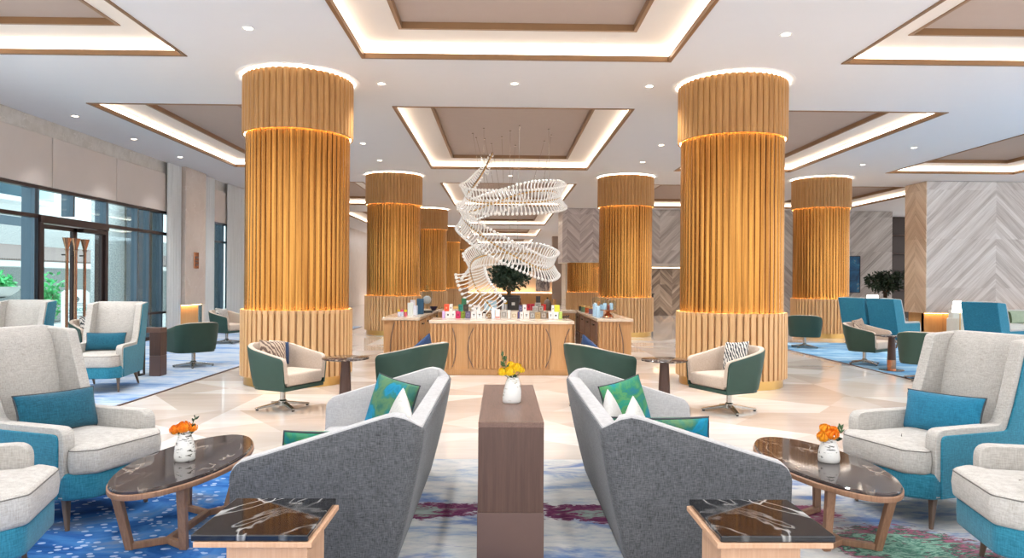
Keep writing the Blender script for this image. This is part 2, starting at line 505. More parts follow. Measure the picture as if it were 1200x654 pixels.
def rug_main_mat():
    t = NT('abstract floral rug')
    x, y, z = t.sep(t.co())
    co = t.co()
    warp = t.noise(co, 1.3, 4, .6)
    # grey-blue cloudy ground
    n1 = t.noise(t.mapping(co, (1.0, 2.2, 1)), 1.1, 6, .65, 1.0)
    n2 = t.noise(t.mapping(co, (3.0, 9, 1)), 1.6, 5, .65, .4)
    ground = t.ramp(t.math('ADD', t.math('MULTIPLY', n1, .6), t.math('MULTIPLY', n2, .42)),
                    [(.3, '#4d5f86'), (.42, '#8390a5'), (.5, '#a9a9a9'), (.6, '#bdb8b2'), (.72, '#a5afbc')])
    # blue field with pale flecks (left of the sofas)
    b1 = t.noise(t.mapping(co, (1.2, 2.0, 1)), 1.4, 5, .6, .8)
    blue = t.ramp(b1, [(.3, '#15315c'), (.43, '#1e4f8c'), (.54, '#3f73ad'), (.62, '#6a7c96'), (.72, '#59657d')])
    vr = t.node('ShaderNodeTexVoronoi'); vr.inputs['Scale'].default_value = 1.0
    t.link(t.mapping(co, (17, 24, 1)), vr.inputs['Vector'])
    fl = t.math('MULTIPLY', t.math('LESS_THAN', vr.outputs['Distance'], .36), t.math('GREATER_THAN', t.noise(t.mapping(co, (1.6, 2.6, 1), (0, 0, 0), (3, 1, 0)), 1.2, 3), .42))
    sep = t.node('ShaderNodeSeparateColor'); t.link(vr.outputs['Color'], sep.inputs[0])
    fl = t.math('MULTIPLY', fl, t.math('GREATER_THAN', sep.outputs[0], .4))
    blue = t.mix(t.math('MULTIPLY', fl, .8), blue, '#a9b9d2')
    wx = t.math('ADD', x, t.math('MULTIPLY', t.math('SUBTRACT', warp, .5), 1.6))
    fb = t.ramp(t.math('MULTIPLY_ADD', wx, -1.0, -.7), [(0.0, (0, 0, 0, 1)), (.5, (1, 1, 1, 1))])
    c = t.mix(fb, ground, blue)
    # blue drift along the far edge and pools in the middle
    nb = t.noise(t.mapping(co, (1.1, 2.5, 1), (0, 0, 0), (7, 2, 0)), 1.5, 5, .65, .5)
    c = t.mix(t.math('MULTIPLY', t.ramp(nb, [(.54, (0, 0, 0, 1)), (.66, (1, 1, 1, 1))]), .75), c, '#33578f')
    # flowers: warped voronoi rosettes, plum in the middle, green and rose to the right
    wv = t.node('ShaderNodeTexNoise'); wv.inputs['Scale'].default_value = 5; wv.inputs['Detail'].default_value = 4
    t.link(co, wv.inputs['Vector'])
    vm = t.node('ShaderNodeVectorMath', operation='MULTIPLY_ADD'); t.link(wv.outputs['Color'], vm.inputs[0]); vm.inputs[1].default_value = (.22, .22, 0); t.link(co, vm.inputs[2])
    def rosette(cx, cy, rx, ry):
        px, py, pz = t.sep(vm.outputs[0])
        dx = t.math('DIVIDE', t.math('SUBTRACT', px, cx + .11), rx); dy = t.math('DIVIDE', t.math('SUBTRACT', py, cy + .11), ry)
        return t.math('SQRT', t.math('ADD', t.math('MULTIPLY', dx, dx), t.math('MULTIPLY', dy, dy)))
    fine = t.noise(t.mapping(co, (9, 15, 1)), 1.7, 4, .7, .5)
    for cx, cy, rx, ry, kind in ((-.52, 4.52, .42, .17, 0), (.72, 4.5, .5, .19, 0), (.05, 4.62, .3, .13, 0), (1.75, 4.45, .42, .26, 1), (2.3, 3.9, .45, .36, 2), (2.55, 3.5, .4, .3, 2), (-.6, 3.4, .3, .2, 3)):
        d = t.math('ADD', rosette(cx, cy, rx, ry), t.math('MULTIPLY', t.math('SUBTRACT', fine, .5), .9))
        pn = t.noise(t.mapping(co, (3.2, 6.5, 1), (0, 0, 0), (cx * 3, cy, 0)), 1.8, 5, .65, 1.2)
        dd = t.math('ADD', t.math('MULTIPLY', pn, .85), t.math('MULTIPLY', d, .28))
        if kind == 0: stops = [(.3, '#8d968f'), (.5, '#737f79'), (.58, '#6b3550'), (.68, '#4f2140'), (.76, '#7c5064'), (.85, '#8e9295')]
        elif kind == 1: stops = [(.3, '#8f8c88'), (.5, '#a5a29c'), (.58, '#9a5f74'), (.7, '#7a3a56'), (.8, '#b7909b')]
        elif kind == 2: stops = [(.32, '#96ad9f'), (.46, '#2f5f52'), (.53, '#7fa08f'), (.6, '#1f4f42'), (.68, '#9f5570'), (.74, '#35685a'), (.86, '#c4b8aa')]
        else: stops = [(.3, '#2f3f63'), (.6, '#6b7486'), (.85, '#8f8f98')]
        k = t.ramp(dd, stops)
        mask = t.ramp(d, [(.9, (1, 1, 1, 1)), (1.0, (0, 0, 0, 1))])
        c = t.mix(mask, c, k)
    fib = t.noise(t.mapping(co, (160, 160, 1)), 1, 2)
    c = t.mix(t.math('MULTIPLY', fib, .35), c, '#e4e2df', 'SOFT_LIGHT')
    t.bump(fib, .3, .004)
    return t.out(c, .95, 0, .1)
M['rug_main'] = rug_main_mat()
def rug_blue_mat(name, a, b, c3, seed):
    t = NT(name)
    co = t.co()
    n1 = t.noise(t.mapping(co, (.5, 1.3, 1), (0, 0, 0), (seed, seed, 0)), 1.2, 6, .65, 1.0)
    n2 = t.noise(t.mapping(co, (1.5, 5, 1), (0, 0, 0), (seed, 0, 0)), 1.5, 5, .65, .5)
    f = t.math('ADD', t.math('MULTIPLY', n1, .6), t.math('MULTIPLY', n2, .4))
    c = t.ramp(f, [(.33, a), (.46, b), (.56, c3), (.7, '#9fb0c4')])
    return t.out(c, .95, 0, .1)
M['rug_left'] = rug_blue_mat('pale blue grey rug', '#3f6fae', '#8fa6c4', '#b9bfc6', 3)
M['rug_right'] = rug_blue_mat('sky blue rug', '#2f6598', '#5a87a8', '#8fabbd', 9)

def pattern_pillow(name, stops, scale=5, stretch=(1, 1, 1), seed=0):
    t = NT(name)
    n = t.noise(t.mapping(t.co(), stretch, (0, 0, 0), (seed, seed, seed)), scale, 5, .6, 1.0)
    f = t.noise(t.mapping(t.co(), (300, 300, 60)), 1, 2)
    c = t.ramp(n, stops)
    t.bump(f, .2, .003)
    return t.out(t.mix(t.math('MULTIPLY', f, .3), c, '#dfe6d8', 'SOFT_LIGHT'), .7, 0, .3)
M['pillow_teal'] = pattern_pillow('teal and olive print', [(.3, '#0b5674'), (.42, '#0e7a9c'), (.48, '#1f6a66'), (.56, '#53754f'), (.66, '#245c52')], 3.2, (1, 1, 1), 2)
M['pillow_green'] = pattern_pillow('green and teal print', [(.32, '#0b6a84'), (.42, '#1c7f66'), (.52, '#4c8350'), (.6, '#22735a'), (.7, '#0e5f7a')], 4.0, (1, 1, 1.3), 5)
def stripes_pillow(name, a, b, scale):
    t = NT(name)
    w = t.node('ShaderNodeTexWave', wave_type='BANDS', bands_direction='DIAGONAL')
    w.inputs['Scale'].default_value = scale; w.inputs['Distortion'].default_value = 6; w.inputs['Detail'].default_value = 3; w.inputs['Detail Scale'].default_value = 1.4
    t.link(t.mapping(t.co(), (1, 1, .55)), w.inputs['Vector'])
    c = t.ramp(w.outputs['Fac'], [(.42, a), (.52, b)])
    return t.out(c, .85, 0, .2)
M['pillow_zebra'] = stripes_pillow('zebra stripe', '#4a4c50', '#d6d0c8', 15)
M['pillow_brown'] = stripes_pillow('brown stripe', '#6b584e', '#bba692', 13)
M['pillow_navy'] = weave('navy fabric', '#2c4468', '#172848', 1.0)
def marks_pillow():
    t = NT('white with fine lines')
    n = t.noise(t.mapping(t.co(), (8, 8, 8)), 1, 3, .5, 1.5)
    v = t.math('ABSOLUTE', t.math('SUBTRACT', n, .5))
    return t.out(t.ramp(v, [(.0, '#8f8a80'), (.008, '#c2bfb9')]), .85, 0, .2)
M['pillow_lines'] = marks_pillow()
def granite_mat():
    t = NT('grey granite')
    n = t.noise(t.co(), 34, 3, .7)
    return t.out(t.ramp(n, [(.35, '#949a9c'), (.5, '#bcc0c0'), (.65, '#dcdedc')]), .7, 0, .3)
M['granite'] = granite_mat()
def rooftile_mat():
    t = NT('brown roof tiles')
    w = t.node('ShaderNodeTexWave', wave_type='BANDS', bands_direction='Y'); w.inputs['Scale'].default_value = 3.2
    t.link(t.co(), w.inputs['Vector'])
    return t.out(t.ramp(w.outputs['Fac'], [(.2, '#544a48'), (.8, '#93837e')]), .8)
M['rooftile'] = rooftile_mat()
def art_blue():
    t = NT('deep blue painting')
    n = t.noise(t.mapping(t.co(), (1, 1, 1)), 2.2, 6, .65, 1.2)
    return t.out(t.ramp(n, [(.35, '#0f3f63'), (.55, '#1a5e8c'), (.66, '#2b7ba6'), (.7, '#c9a86a'), (.74, '#1d6593')]), .5)
M['art_blue'] = art_blue()
def art_grey():
    t = NT('grey ink painting')
    n = t.noise(t.mapping(t.co(), (2.2, 1, .7)), 3, 6, .7, 1.5)
    return t.out(t.ramp(n, [(.42, '#5d5a60'), (.5, '#a8a0a0'), (.56, '#d6cdc8')]), .6)
M['art_grey'] = art_grey()
def colour(h, rough=.5):
    k = 'c' + h + str(rough)
    if k not in M: M[k] = plain('box paper ' + h, h, rough, 0, .4, .02)
    return M[k]

# ------------------------------------------------------------------ the setting
H = 4.45                      # ceiling height
AX = 0.06                     # the lounge is laid out either side of this axis
def struct(o, label, cat):
    return tag(o, label, cat, kind='structure')

mb = MB(); mb.add([(-8.7, -1.5, 0), (24, -1.5, 0), (24, 62, 0), (-8.7, 62, 0)], [(0, 1, 2, 3)])
struct(mb.build('floor', M['floor']), 'polished beige marble floor inlaid with pale triangles', 'floor')

cols_x = [(-7.0, -4.2), (-1.86, 2.22), (4.55, 7.62), (10.2, 13.6)]
cols_y = [(2.7, 9.3), (11.9, 18.45), (21.1, 27.5), (30.3, 36.8), (39.6, 46.0), (48.9, 55.3)]
holes = [(a, b, c, d) for a, b in cols_x for c, d in cols_y]
def plane_with_holes(mb, x0, x1, y0, y1, hs, z):
    xs = sorted({x0, x1, *[h[0] for h in hs], *[h[1] for h in hs]}); ys = sorted({y0, y1, *[h[2] for h in hs], *[h[3] for h in hs]})
    idx = {}
    vs = []
    for i, x in enumerate(xs):
        for j, y in enumerate(ys):
            idx[i, j] = len(vs); vs.append((x, y, z))
    fs = []
    for i in range(len(xs) - 1):
        for j in range(len(ys) - 1):
            cx = (xs[i] + xs[i + 1]) / 2; cy = (ys[j] + ys[j + 1]) / 2
            if any(h[0] < cx < h[1] and h[2] < cy < h[3] for h in hs): continue
            fs.append((idx[i, j], idx[i, j + 1], idx[i + 1, j + 1], idx[i + 1, j]))
    mb.add(vs, fs)
mb = MB(); plane_with_holes(mb, -8.7, 24, -1.5, 62, holes, H)
ceil = mb.build('ceiling', M['ceiling'], fix=False)
struct(ceil, 'white lobby ceiling cut by rows of lit rectangular coffers', 'ceiling')

def rect_band(mb, x0, x1, y0, y1, za, zb):
    """four inward-facing vertical faces"""
    vs = [(x, y, z) for z in (za, zb) for x, y in ((x0, y0), (x1, y0), (x1, y1), (x0, y1))]
    mb.add(vs, [(i, (i + 1) % 4, 4 + (i + 1) % 4, 4 + i) for i in range(4)])
def frame_prof(mb, x0, x1, y0, y1, prof):
    """mitred rectangular frame; prof = loop of (inset, z)"""
    rings = [[(x0 + d, y0 + d, z), (x1 - d, y0 + d, z), (x1 - d, y1 - d, z), (x0 + d, y1 - d, z)] for d, z in prof]
    rings.append(rings[0])
    mb.rings(rings, False, False)
coffer_words = [('near the windows', 'left aisle'), ('centre aisle', 'centre aisle'), ('right aisle', 'right aisle'), ('far right', 'far right')]
depth_words = ['nearest', 'second from the front', 'third from the front', 'fourth from the front', 'fifth from the front', 'farthest']
aisle = ['window-side aisle', 'centre aisle', 'aisle right of the columns', 'aisle by the marble block']
def coffer(i, j):
    (x0, x1), (y0, y1) = cols_x[i], cols_y[j]
    r = empty('ceiling_coffer', ((x0 + x1) / 2, (y0 + y1) / 2, H))
    struct(r, 'lit ceiling coffer over the %s, %s' % (aisle[i], depth_words[j]), 'coffer')
    ox, oy = (x0 + x1) / 2, (y0 + y1) / 2
    a, b, c, d = x0 - ox, x1 - ox, y0 - oy, y1 - oy
    t = MB(); frame_prof(t, a, b, c, d, [(-.02, -.012), (.025, -.012), (.025, .055), (-.02, .055)]); t.build('edge_trim', M['trim'], r)
    l = MB(); frame_prof(l, a, b, c, d, [(-.035, .075), (-.01, .075), (-.01, .125), (-.035, .125)]); l.build('cove_strip', M['led'], r)
    w = MB(); plane_with_holes(w, a - .05, b + .05, c - .05, d + .05, [(a + .58, b - .58, c + .58, d - .58)], .19)
    rect_band(w, a - .05, b + .05, c - .05, d + .05, .04, .19)
    w.build('cove_tray', M['tray'], r, fix=False)
    f = MB(); frame_prof(f, a + .56, b - .56, c + .56, d - .56, [(-.01, .18), (.035, .18), (.035, .27), (-.01, .27)]); f.build('panel_frame', M['trim'], r)
    p = MB(); p.add([(a + .55, c + .55, .262), (b - .55, c + .55, .262), (b - .55, d - .55, .262), (a + .55, d - .55, .262)], [(0, 3, 2, 1)]); p.build('fabric_panel', M['panel_grey'], r)
for i in range(4):
    for j in range(6):
        if i == 3 and j in (0,): continue
        if i in (0, 3) and j > 3: continue
        coffer(i, j)

# ---- slatted columns
def slat_ring(n, r_out, r_in, kind):
    pts = []
    for k in range(n):
        a0 = 2 * PI * k / n; da = 2 * PI / n
        if kind == 'round':                       # half-round reeds
            pts.append((r_in * math.cos(a0), r_in * math.sin(a0)))
            for q in range(7):
                t = q / 6.0
                a = a0 + da * (.10 + .83 * t)
                if q == 0: pts.append((r_in * math.cos(a - .03 * da), r_in * math.sin(a - .03 * da)))
                rr = r_in + (r_out - r_in) * math.sin(PI * (.08 + .84 * t)) ** .55
                pts.append((rr * math.cos(a), rr * math.sin(a)))
        else:                                     # square fins with gaps
            for t, rr in ((.0, r_in), (.30, r_in), (.30, r_out), (.36, r_out + .004), (.94, r_out + .004), (1.0 - 1e-3, r_out)):
                a = a0 + da * t
                pts.append((rr * math.cos(a), rr * math.sin(a)))
    return pts
def make_column():
    r = empty('slatted_column')
    z1, z2 = 1.05, 3.61
    N = 52
    def band(nm, mat, za, zb, ro, ri, kd, lip):
        """slatted sleeve; lip -1 / +1 leaves a shallow trough for the light strip under / over it"""
        pr = slat_ring(N, ro, ri, kd); n = len(pr)
        flat = lambda q, z: [(q * math.cos(2 * PI * i / n), q * math.sin(2 * PI * i / n), z) for i in range(n)]
        R = [[(x, y, za) for x, y in pr], [(x, y, zb) for x, y in pr]]
        if lip < 0: R = [flat(.72, za + .05), flat(ri - .004, za + .05), flat(ri - .004, za)] + R
        if lip > 0: R = R + [flat(.775, zb), flat(.775, zb - .05), flat(.72, zb - .05)]
        m = MB(); m.rings(R, False, lip >= 0 and False); m.build(nm, M[mat], r, smooth=28)
    band('upper_slats', 'oak_upper', z2 - .02, H - .03, .79, .762, 'round', -1)
    band('lower_slats', 'oak_lower', .13, z1 + .02, .792, .75, 'fin', 1)
    m = MB(); m.prism_z(slat_ring(N, .742, .716, 'round'), z1 - .05, z2 + .05); m.build('gold_slats', M['gold'], r, smooth=28)
    m = MB(); m.lathe([(.74, 0), (.74, .135)], 72); m.build('base_ring', M['brass'], r, smooth=30)
    m = MB(); m.lathe([(.70, H - .10), (.70, H - .005)], 48, cap0=False, cap1=False); m.build('core', M['white'], r, smooth=30)
    m = MB(); m.lathe([(.885, H - .0005), (.885, H - .008), (.69, H - .008)], 64, cap0=False, cap1=False); m.build('ceiling_collar', M['white'], r, smooth=30)
    m = MB(); m.rings([circle(.755, 64, z=H - .0275), circle(.782, 64, z=H - .0275)], False, False); m.build('collar_light', M['led_up'], r, fix=False)
    for za, ra in ((z2 + .01, .757), (z1 - .01, .772)):
        m = MB(); m.rings([circle(ra - .026, 72, z=za), circle(ra, 72, z=za)], False, False); m.build('light_strip', M['led_col'], r, fix=False)
    return r
colspots = [(-3.02, 10.4, 'left of the tea counter, nearest of its row'), (3.42, 10.4, 'right of the tea counter, nearest of its row'),
            (-3.04, 19.7, 'behind the left side counter, second of its row'), (3.48, 19.7, 'behind the right side counter, second of its row'),
            (9.03, 19.7, 'beside the right lounge rug near the marble block'),
            (-3.04, 29.0, 'third of the left row, half hidden'), (3.46, 29.0, 'under the hanging chevron marble bulkhead'),
            (-3.04, 38.3, 'fourth of the left row'), (-3.04, 47.6, 'fifth of the left row'), (-3.04, 56.9, 'last and farthest of the left row')]
proto = make_column()
for i, (x, y, w) in enumerate(colspots):
    o = proto if i == 0 else copy_tree(proto)
    o.location = (x, y, 0)
    struct(o, 'gold and oak slatted round column ' + w, 'column'); o['group'] = 'slatted columns'

# ---- window wall on the left
XW = -8.55
mb = MB(); mb.box(XW - .25, XW, 9, 23.2, 4.12, H); o = mb.build('wall_left', M['pale_stone'])
struct(o, 'pale stone band above the wall panels on the window side', 'wall')
ys = [9.0, 11.2, 13.35, 15.55, 18.55]
wp = None
for k in range(4):
    m = MB(); m.box(XW - .2, XW + .05, ys[k] + .012, ys[k + 1] - .012, 3.2, 4.15); p = m.build('upholstered_panel', M['wall_panel'], o, bevel=.01)
m = MB(); m.box(XW - .2, XW + .05, 19.8, 23.2, 3.2, 4.15); m.build('upholstered_panel', M['wall_panel'], o, bevel=.01)
m = MB(); m.box(XW - .3, XW, 23.2, 62, 0, H); m.build('far_wall', M['stone'], o)

def fin(mb, y, z0=0, z1=3.2, w=.06, d=.24):
    mb.box(XW - d, XW, y - w / 2, y + w / 2, z0, z1)
win = empty('window_1', (0, 0, 0)); struct(win, 'tall glazed window wall with grey-blue metal fins on the left', 'window')
m = MB()
for y in (9.6, 11.1, 12.95, 16.55, 17.1, 17.75, 18.5): fin(m, y)
for y in (13.0, 15.28): fin(m, y, 0, 3.2, .1)
fin(m, 14.1, 2.72, 3.2)
m.build('mullion', M['frame'], win)
m = MB()
m.box(XW - .12, XW + .01, 9, 18.55, 2.6, 2.67); m.box(XW - .12, XW + .01, 9, 18.55, 3.14, 3.22); m.box(XW - .12, XW + .01, 15.3, 18.55, .62, .67); m.box(XW - .12, XW + .01, 9, 12.95, 0, .08); m.box(XW - .12, XW + .01, 15.3, 18.55, 0, .08)
m.build('transom', M['door_frame'], win)
for a, b, za, zb in ((9, 12.95, .06, 2.6), (9, 18.55, 2.66, 3.15), (15.3, 18.55, .06, 2.6)):
    m = MB(); m.box(XW - .07, XW - .06, a, b, za, zb); m.build('glass_pane', M['pane'], win)
win = empty('window_2', (0, 0, 0)); struct(win, 'narrow window between the white curtains beside the stone pier', 'window')
m = MB(); fin(m, 20.65); fin(m, 21.6); fin(m, 22.4); m.box(XW - .12, XW, 19.8, 23.2, 2.6, 2.66); m.box(XW - .12, XW, 19.8, 23.2, 3.15, 3.22); m.build('mullion', M['frame'], win)
m = MB(); m.box(XW - .07, XW - .06, 19.8, 23.2, .05, 3.15); m.build('glass_pane', M['pane'], win)

door = empty('door_1', (XW, 14.14, 0)); struct(door, 'dark bronze glazed double entrance door with tall flared handles', 'door')
m = MB(); m.box(-.2, .04, -1.12, -1.02, 0, 2.62); m.box(-.2, .04, 1.02, 1.12, 0, 2.62); m.box(-.2, .06, -1.12, 1.12, 2.52, 2.66); m.build('door_frame', M['door_frame'], door, bevel=.006)
m = MB(); m.box(-.05, .12, .1, .9, 2.42, 2.5); m.build('door_closer', M['dark_metal'], door, bevel=.01)
for s in (-1, 1):
    y0, y1 = (-1.0, -.01) if s < 0 else (.01, 1.0)
    m = MB()
    m.box(-.06, 0, y0, y0 + .06, .02, 2.5); m.box(-.06, 0, y1 - .06, y1, .02, 2.5); m.box(-.06, 0, y0, y1, .02, .12); m.box(-.06, 0, y0, y1, 2.42, 2.5)
    lf = m.build('door_leaf', M['door_frame'], door)
    g = MB(); g.box(-.035, -.025, y0 + .05, y1 - .05, .1, 2.44); g.build('glass_pane', M['pane'], lf)
for y, x in ((-.42, .1), (-.14, .1), (.16, .1)):
    m = MB(); m.lathe([(.028, .35), (.028, 2.02), (.05, 2.06), (.032, 2.07), (.085, 2.28), (.075, 2.28), (.03, 2.1)], 20, x, y); hd = m.build('door_handle', M['copper'], door, smooth=40)
    m = MB(); m.tube([(0, y, 1.95), (x, y, 1.95)], .015); m.tube([(0, y, .5), (x, y, .5)], .015); m.build('handle_bracket', M['dark_metal'], hd)

m = MB()
def curtain(y0, y1, name, label):
    n = int((y1 - y0) / .018)
    front = [(XW + .12 + .035 * math.sin(2 * PI * (y0 + (y1 - y0) * i / n) / .135) + .012 * math.sin(31 * i / n), y0 + (y1 - y0) * i / n) for i in range(n + 1)]
    back = [(x - .012, y) for x, y in front][::-1]
    c = MB(); c.prism_z(front + back, .02, H - .02)
    o = c.build('curtain', M['sheer'], smooth=50)
    return tag(o, label, 'curtain', 'white sheer curtains')
curtain(17.75, 18.5, 'c', 'white sheer curtain left of the stone pier with copper plaque')
curtain(19.85, 20.62, 'c', 'white sheer curtain just right of the stone pier')
curtain(21.6, 23.0, 'c', 'white sheer curtain nearest the slatted column, right of the narrow window')
pier = empty('wall_pier', (0, 0, 0)); struct(pier, 'beige stone pier between two white curtains with lit niche below', 'wall')
m = MB(); m.box(XW - .2, XW + .22, 18.55, 19.8, .8, H); m.build('stone_facing', M['stone'], pier, bevel=.01)
m = MB(); m.box(XW - .2, XW + .06, 18.62, 19.72, 0, .8); m.build('niche_panel', M['wood_panel'], pier)
m = MB(); m.box(XW + .07, XW + .16, 18.65, 19.7, .785, .798); m.build('niche_light', M['led_low'], pier)
pl = empty('wall_plaque', (XW + .22, 19.16, 2.0)); tag(pl, 'small copper coloured plaque fixed on the stone pier', 'plaque')
m = MB(); m.box(0, .03, -.14, .14, -.22, .22); m.build('backplate', M['copper'], pl, bevel=.008)
m = MB()
for z in (-.12, -.02, .08): m.box(.028, .04, -.1, .1, z - .028, z + .028)
m.build('emblem', M['bronze'], pl, bevel=.006)

# ---- outside the windows
mb = MB(); mb.add([(-45, -10, -.02), (XW - .1, -10, -.02), (XW - .1, 50, -.02), (-45, 50, -.02)], [(0, 1, 2, 3)])
struct(mb.build('outside_pavement', M['granite']), 'grey stone forecourt outside the windows', 'pavement')
gw = empty('outside_building', (-15.5, 20, 0)); struct(gw, 'low granite building with brown tiled eaves across the forecourt', 'building')
m = MB(); m.box(-.4, 0, -12, 14, 0, 3.15); m.build('granite_wall', M['granite'], gw)
m = MB(); m.prism_y([(0, 2.55), (1.3, 2.05), (1.3, 2.0), (0, 2.45)], -12, 14); m.build('tiled_eaves', M['rooftile'], gw)
m = MB(); m.box(-.02, 1.34, -12, 14, 1.82, 1.99); m.build('fascia', M['white'], gw)
m = MB(); m.box(0, .06, -3.0, 1.6, 0, 1.7); m.build('dark_opening', M['frame'], gw)
hb = empty('white_building', (-24, 22, 0)); struct(hb, 'white building with balconies rising behind the granite one', 'building')
m = MB(); m.box(-3, 0, -18, 16, 0, 14); m.build('facade', M['white'], hb)
for z in (2.4, 5.1, 7.9, 10.7):
    for y0, y1 in ((-16, -6), (-3.5, 4.5), (7, 14)):
        m = MB(); m.box(0, 1.2, y0, y1, z, z + .22); m.box(0, .05, y0 + .6, y1 - .6, z + .3, z + 2.1); s_ = m.build('balcony', [M['white'], M['frame']], hb)
        s_.data.polygons.foreach_set('material_index', [0] * 6 + [1] * 6)
        g = MB(); g.box(1.15, 1.17, y0, y1, z + .22, z + 1.1); g.build('balcony_glass', M['pane'], s_)
gp = MB(); gp.box(-9.9, -9.1, 17.0, 18.6, 0, 4.4); gp.box(-9.7, -9.1, 21.2, 22.4, 0, 4.4)
struct(gp.build('outside_pier', M['granite']), 'speckled granite pier standing just outside the glass', 'pier')
pb = empty('planter', (-12.4, 17.2, 0)); tag(pb, 'white stone bowl planter of bright greenery outside the left window', 'planter')
m = MB(); m.box(-.35, .35, -.45, .45, 0, 1.0); m.build('pedestal', M['granite'], pb, bevel=.02)
m = MB(); m.lathe([(.22, 1.0), (.4, 1.06), (.62, 1.24), (.64, 1.28), (.55, 1.26)], 28); m.build('bowl', M['vase_plain'], pb, smooth=40)
def leaf_cloud(mb, n, c, rx, ry, rz, size, rnd, shell=.45):
    for _ in range(n):
        u = rnd.uniform(-1, 1); a = rnd.uniform(0, 2 * PI); q = rnd.uniform(shell, 1) 
        s = math.sqrt(1 - u * u)
        p = Vector((c[0] + rx * q * s * math.cos(a), c[1] + ry * q * s * math.sin(a), c[2] + rz * q * u))
        d = Vector((rnd.gauss(0, 1), rnd.gauss(0, 1), rnd.gauss(-.2, .7))).normalized()
        w = d.cross(Vector((rnd.gauss(0, 1), rnd.gauss(0, 1), rnd.gauss(0, 1)))).normalized()
        nn = d.cross(w).normalized()
        L = size * rnd.uniform(.7, 1.3); W = L * .22
        mb.add([p, p + d * L * .5 + w * W + nn * L * .05, p + d * L, p + d * L * .5 - w * W + nn * L * .05], [(0, 1, 2, 3)])
rnd = random.Random(3)
m = MB(); leaf_cloud(m, 500, (0, 0, 1.38), .55, .55, .22, .16, rnd, .2); m.build('foliage', M['leaf_bright'], pb, fix=False)
rnd = random.Random(4)
bush = empty('shrub', (-13.3, 20.7, 0)); tag(bush, 'bright green shrub outside the glass door behind the white sign', 'shrub')
m = MB(); leaf_cloud(m, 420, (0, 0, .95), .45, .8, .7, .18, rnd, .1); m.build('foliage', M['leaf_bright'], bush, fix=False)
m = MB()
for k in range(7): m.tube([(0, (k - 3) * .06, 0), (rnd.uniform(-.2, .2), (k - 3) * .16, 1.0)], .018, 6)
m.build('stem', M['bark'], bush)
sg = empty('standing_sign', (-10.35, 17.15, 0), rad(40)); tag(sg, 'white standing sign with round emblem and teal lettering outside the door', 'sign')
m = MB(); m.box(-.29, .29, -.09, .09, 0, 1.14); m.prism_y([(-.29, 1.14), (.29, 1.14), (.2, 1.21), (-.2, 1.21)], -.09, .09); m.build('board', M['white'], sg, bevel=.008)
m = MB()
pts = [(.055 * math.cos(2 * PI * k / 20), -.096, .98 + .055 * math.sin(2 * PI * k / 20)) for k in range(20)]
m.tube(pts, .011, 6, closed=True); m.box(-.035, .035, -.1, -.092, .965, .995); m.build('emblem', M['black'], sg)
def text(s, size, loc, mat, parent, name='lettering', rot=(PI / 2, 0, 0)):
    c = bpy.data.curves.new(name, 'FONT'); c.body = s; c.size = size; c.align_x = 'CENTER'; c.extrude = .002
    tmp = bpy.data.objects.new('tmp', c); COL.objects.link(tmp); bpy.context.view_layer.update()
    me = bpy.data.meshes.new_from_object(tmp.evaluated_get(bpy.context.evaluated_depsgraph_get()))
    bpy.data.objects.remove(tmp)
    o = bpy.data.objects.new(name, me); COL.objects.link(o); me.materials.clear(); me.materials.append(mat)
    o.location = loc; o.rotation_euler = rot; o.parent = parent
    return o
text('nabacul', .15, (0, -.096, .70), colour('#2aa79b'), sg)
m = MB()
for z, w in ((.88, .16), (.84, .25), (.65, .18), (.58, .2), (.545, .17)): m.box(-w, w, -.094, -.09, z - .008, z + .008)
m.build('small_print', colour('#8d9699'), sg)

# ---- walls behind and to the right
mb = MB(); mb.box(-8.7, 24, 61, 61.3, 0, H); struct(mb.build('wall_back', M['wall_plain']), 'warm beige end wall at the far back of the hall', 'wall')
mb = MB(); mb.box(2.42, 4.4, 28.02, 28.35, 2.27, H - .01); mb.box(2.42, 2.75, 28.35, 30.2, 2.27, H - .01)
struct(mb.build('wall_bulkhead', M['chev_far']), 'pale chevron marble bulkhead hanging over the slatted column', 'wall')
mb = MB(); mb.box(4.4, 9.5, 28.3, 28.6, 2.25, H - .01); bk = mb.build('wall_upper', M['chev_wide']); struct(bk, 'diagonal striped marble wall seen between two right columns', 'wall')
m = MB(); m.box(4.4, 9.5, 28.24, 28.6, 2.1, 2.26); m.build('ledge', M['pale_stone'], bk)
m = MB(); m.box(4.4, 9.5, 28.3, 28.6, 2.08, 2.1); m.build('ledge_light', M['led_low'], bk)
mb = MB(); mb.box(4.0, 9.5, 31.5, 31.8, 0, H - .01); struct(mb.build('wall_recess', M['chev_dark']), 'dark diamond patterned marble wall in the recess', 'wall')
mb = MB(); mb.box(9.5, 15.85, 28.2, 28.6, 0, H - .01); struct(mb.build('wall_right', M['chev_wide']), 'grey diagonal marble wall behind the right lounge', 'wall')
mb = MB(); mb.box(15.85, 18, 30.5, 30.8, 0, H - .01); o = mb.build('wall_alcove', M['dark_metal']); struct(o, 'dark alcove beside the grey marble wall', 'wall')
for z in (1.2, 2.0, 2.8, 3.6):
    m = MB(); m.box(15.85, 18, 30.1, 30.5, z, z + .04); m.build('shelf', M['walnut'], o)
blk = empty('wall_block', (12.12, 19.8, 0)); struct(blk, 'big chevron marble block over a lit golden wood base', 'wall')
m = MB(); m.box(0, 8, 0, .06, .67, H - .01); m.build('front_marble', M['chev_grey'], blk)
m = MB(); m.box(-.02, .0, 0, 1.05, .67, H - .01); m.build('side_marble', M['chev_warm'], blk)
m = MB(); m.box(0, 8, .06, 1.05, .67, H - .01); m.build('core', M['pale_stone'], blk)
m = MB()
for k in range(13): m.box(.08 + k * .6, .08 + k * .6 + .585, .3, .36, 0, .68)
m.box(.08, .12, .3, 1.0, 0, .68); m.build('wood_base', M['wood_panel'], blk)
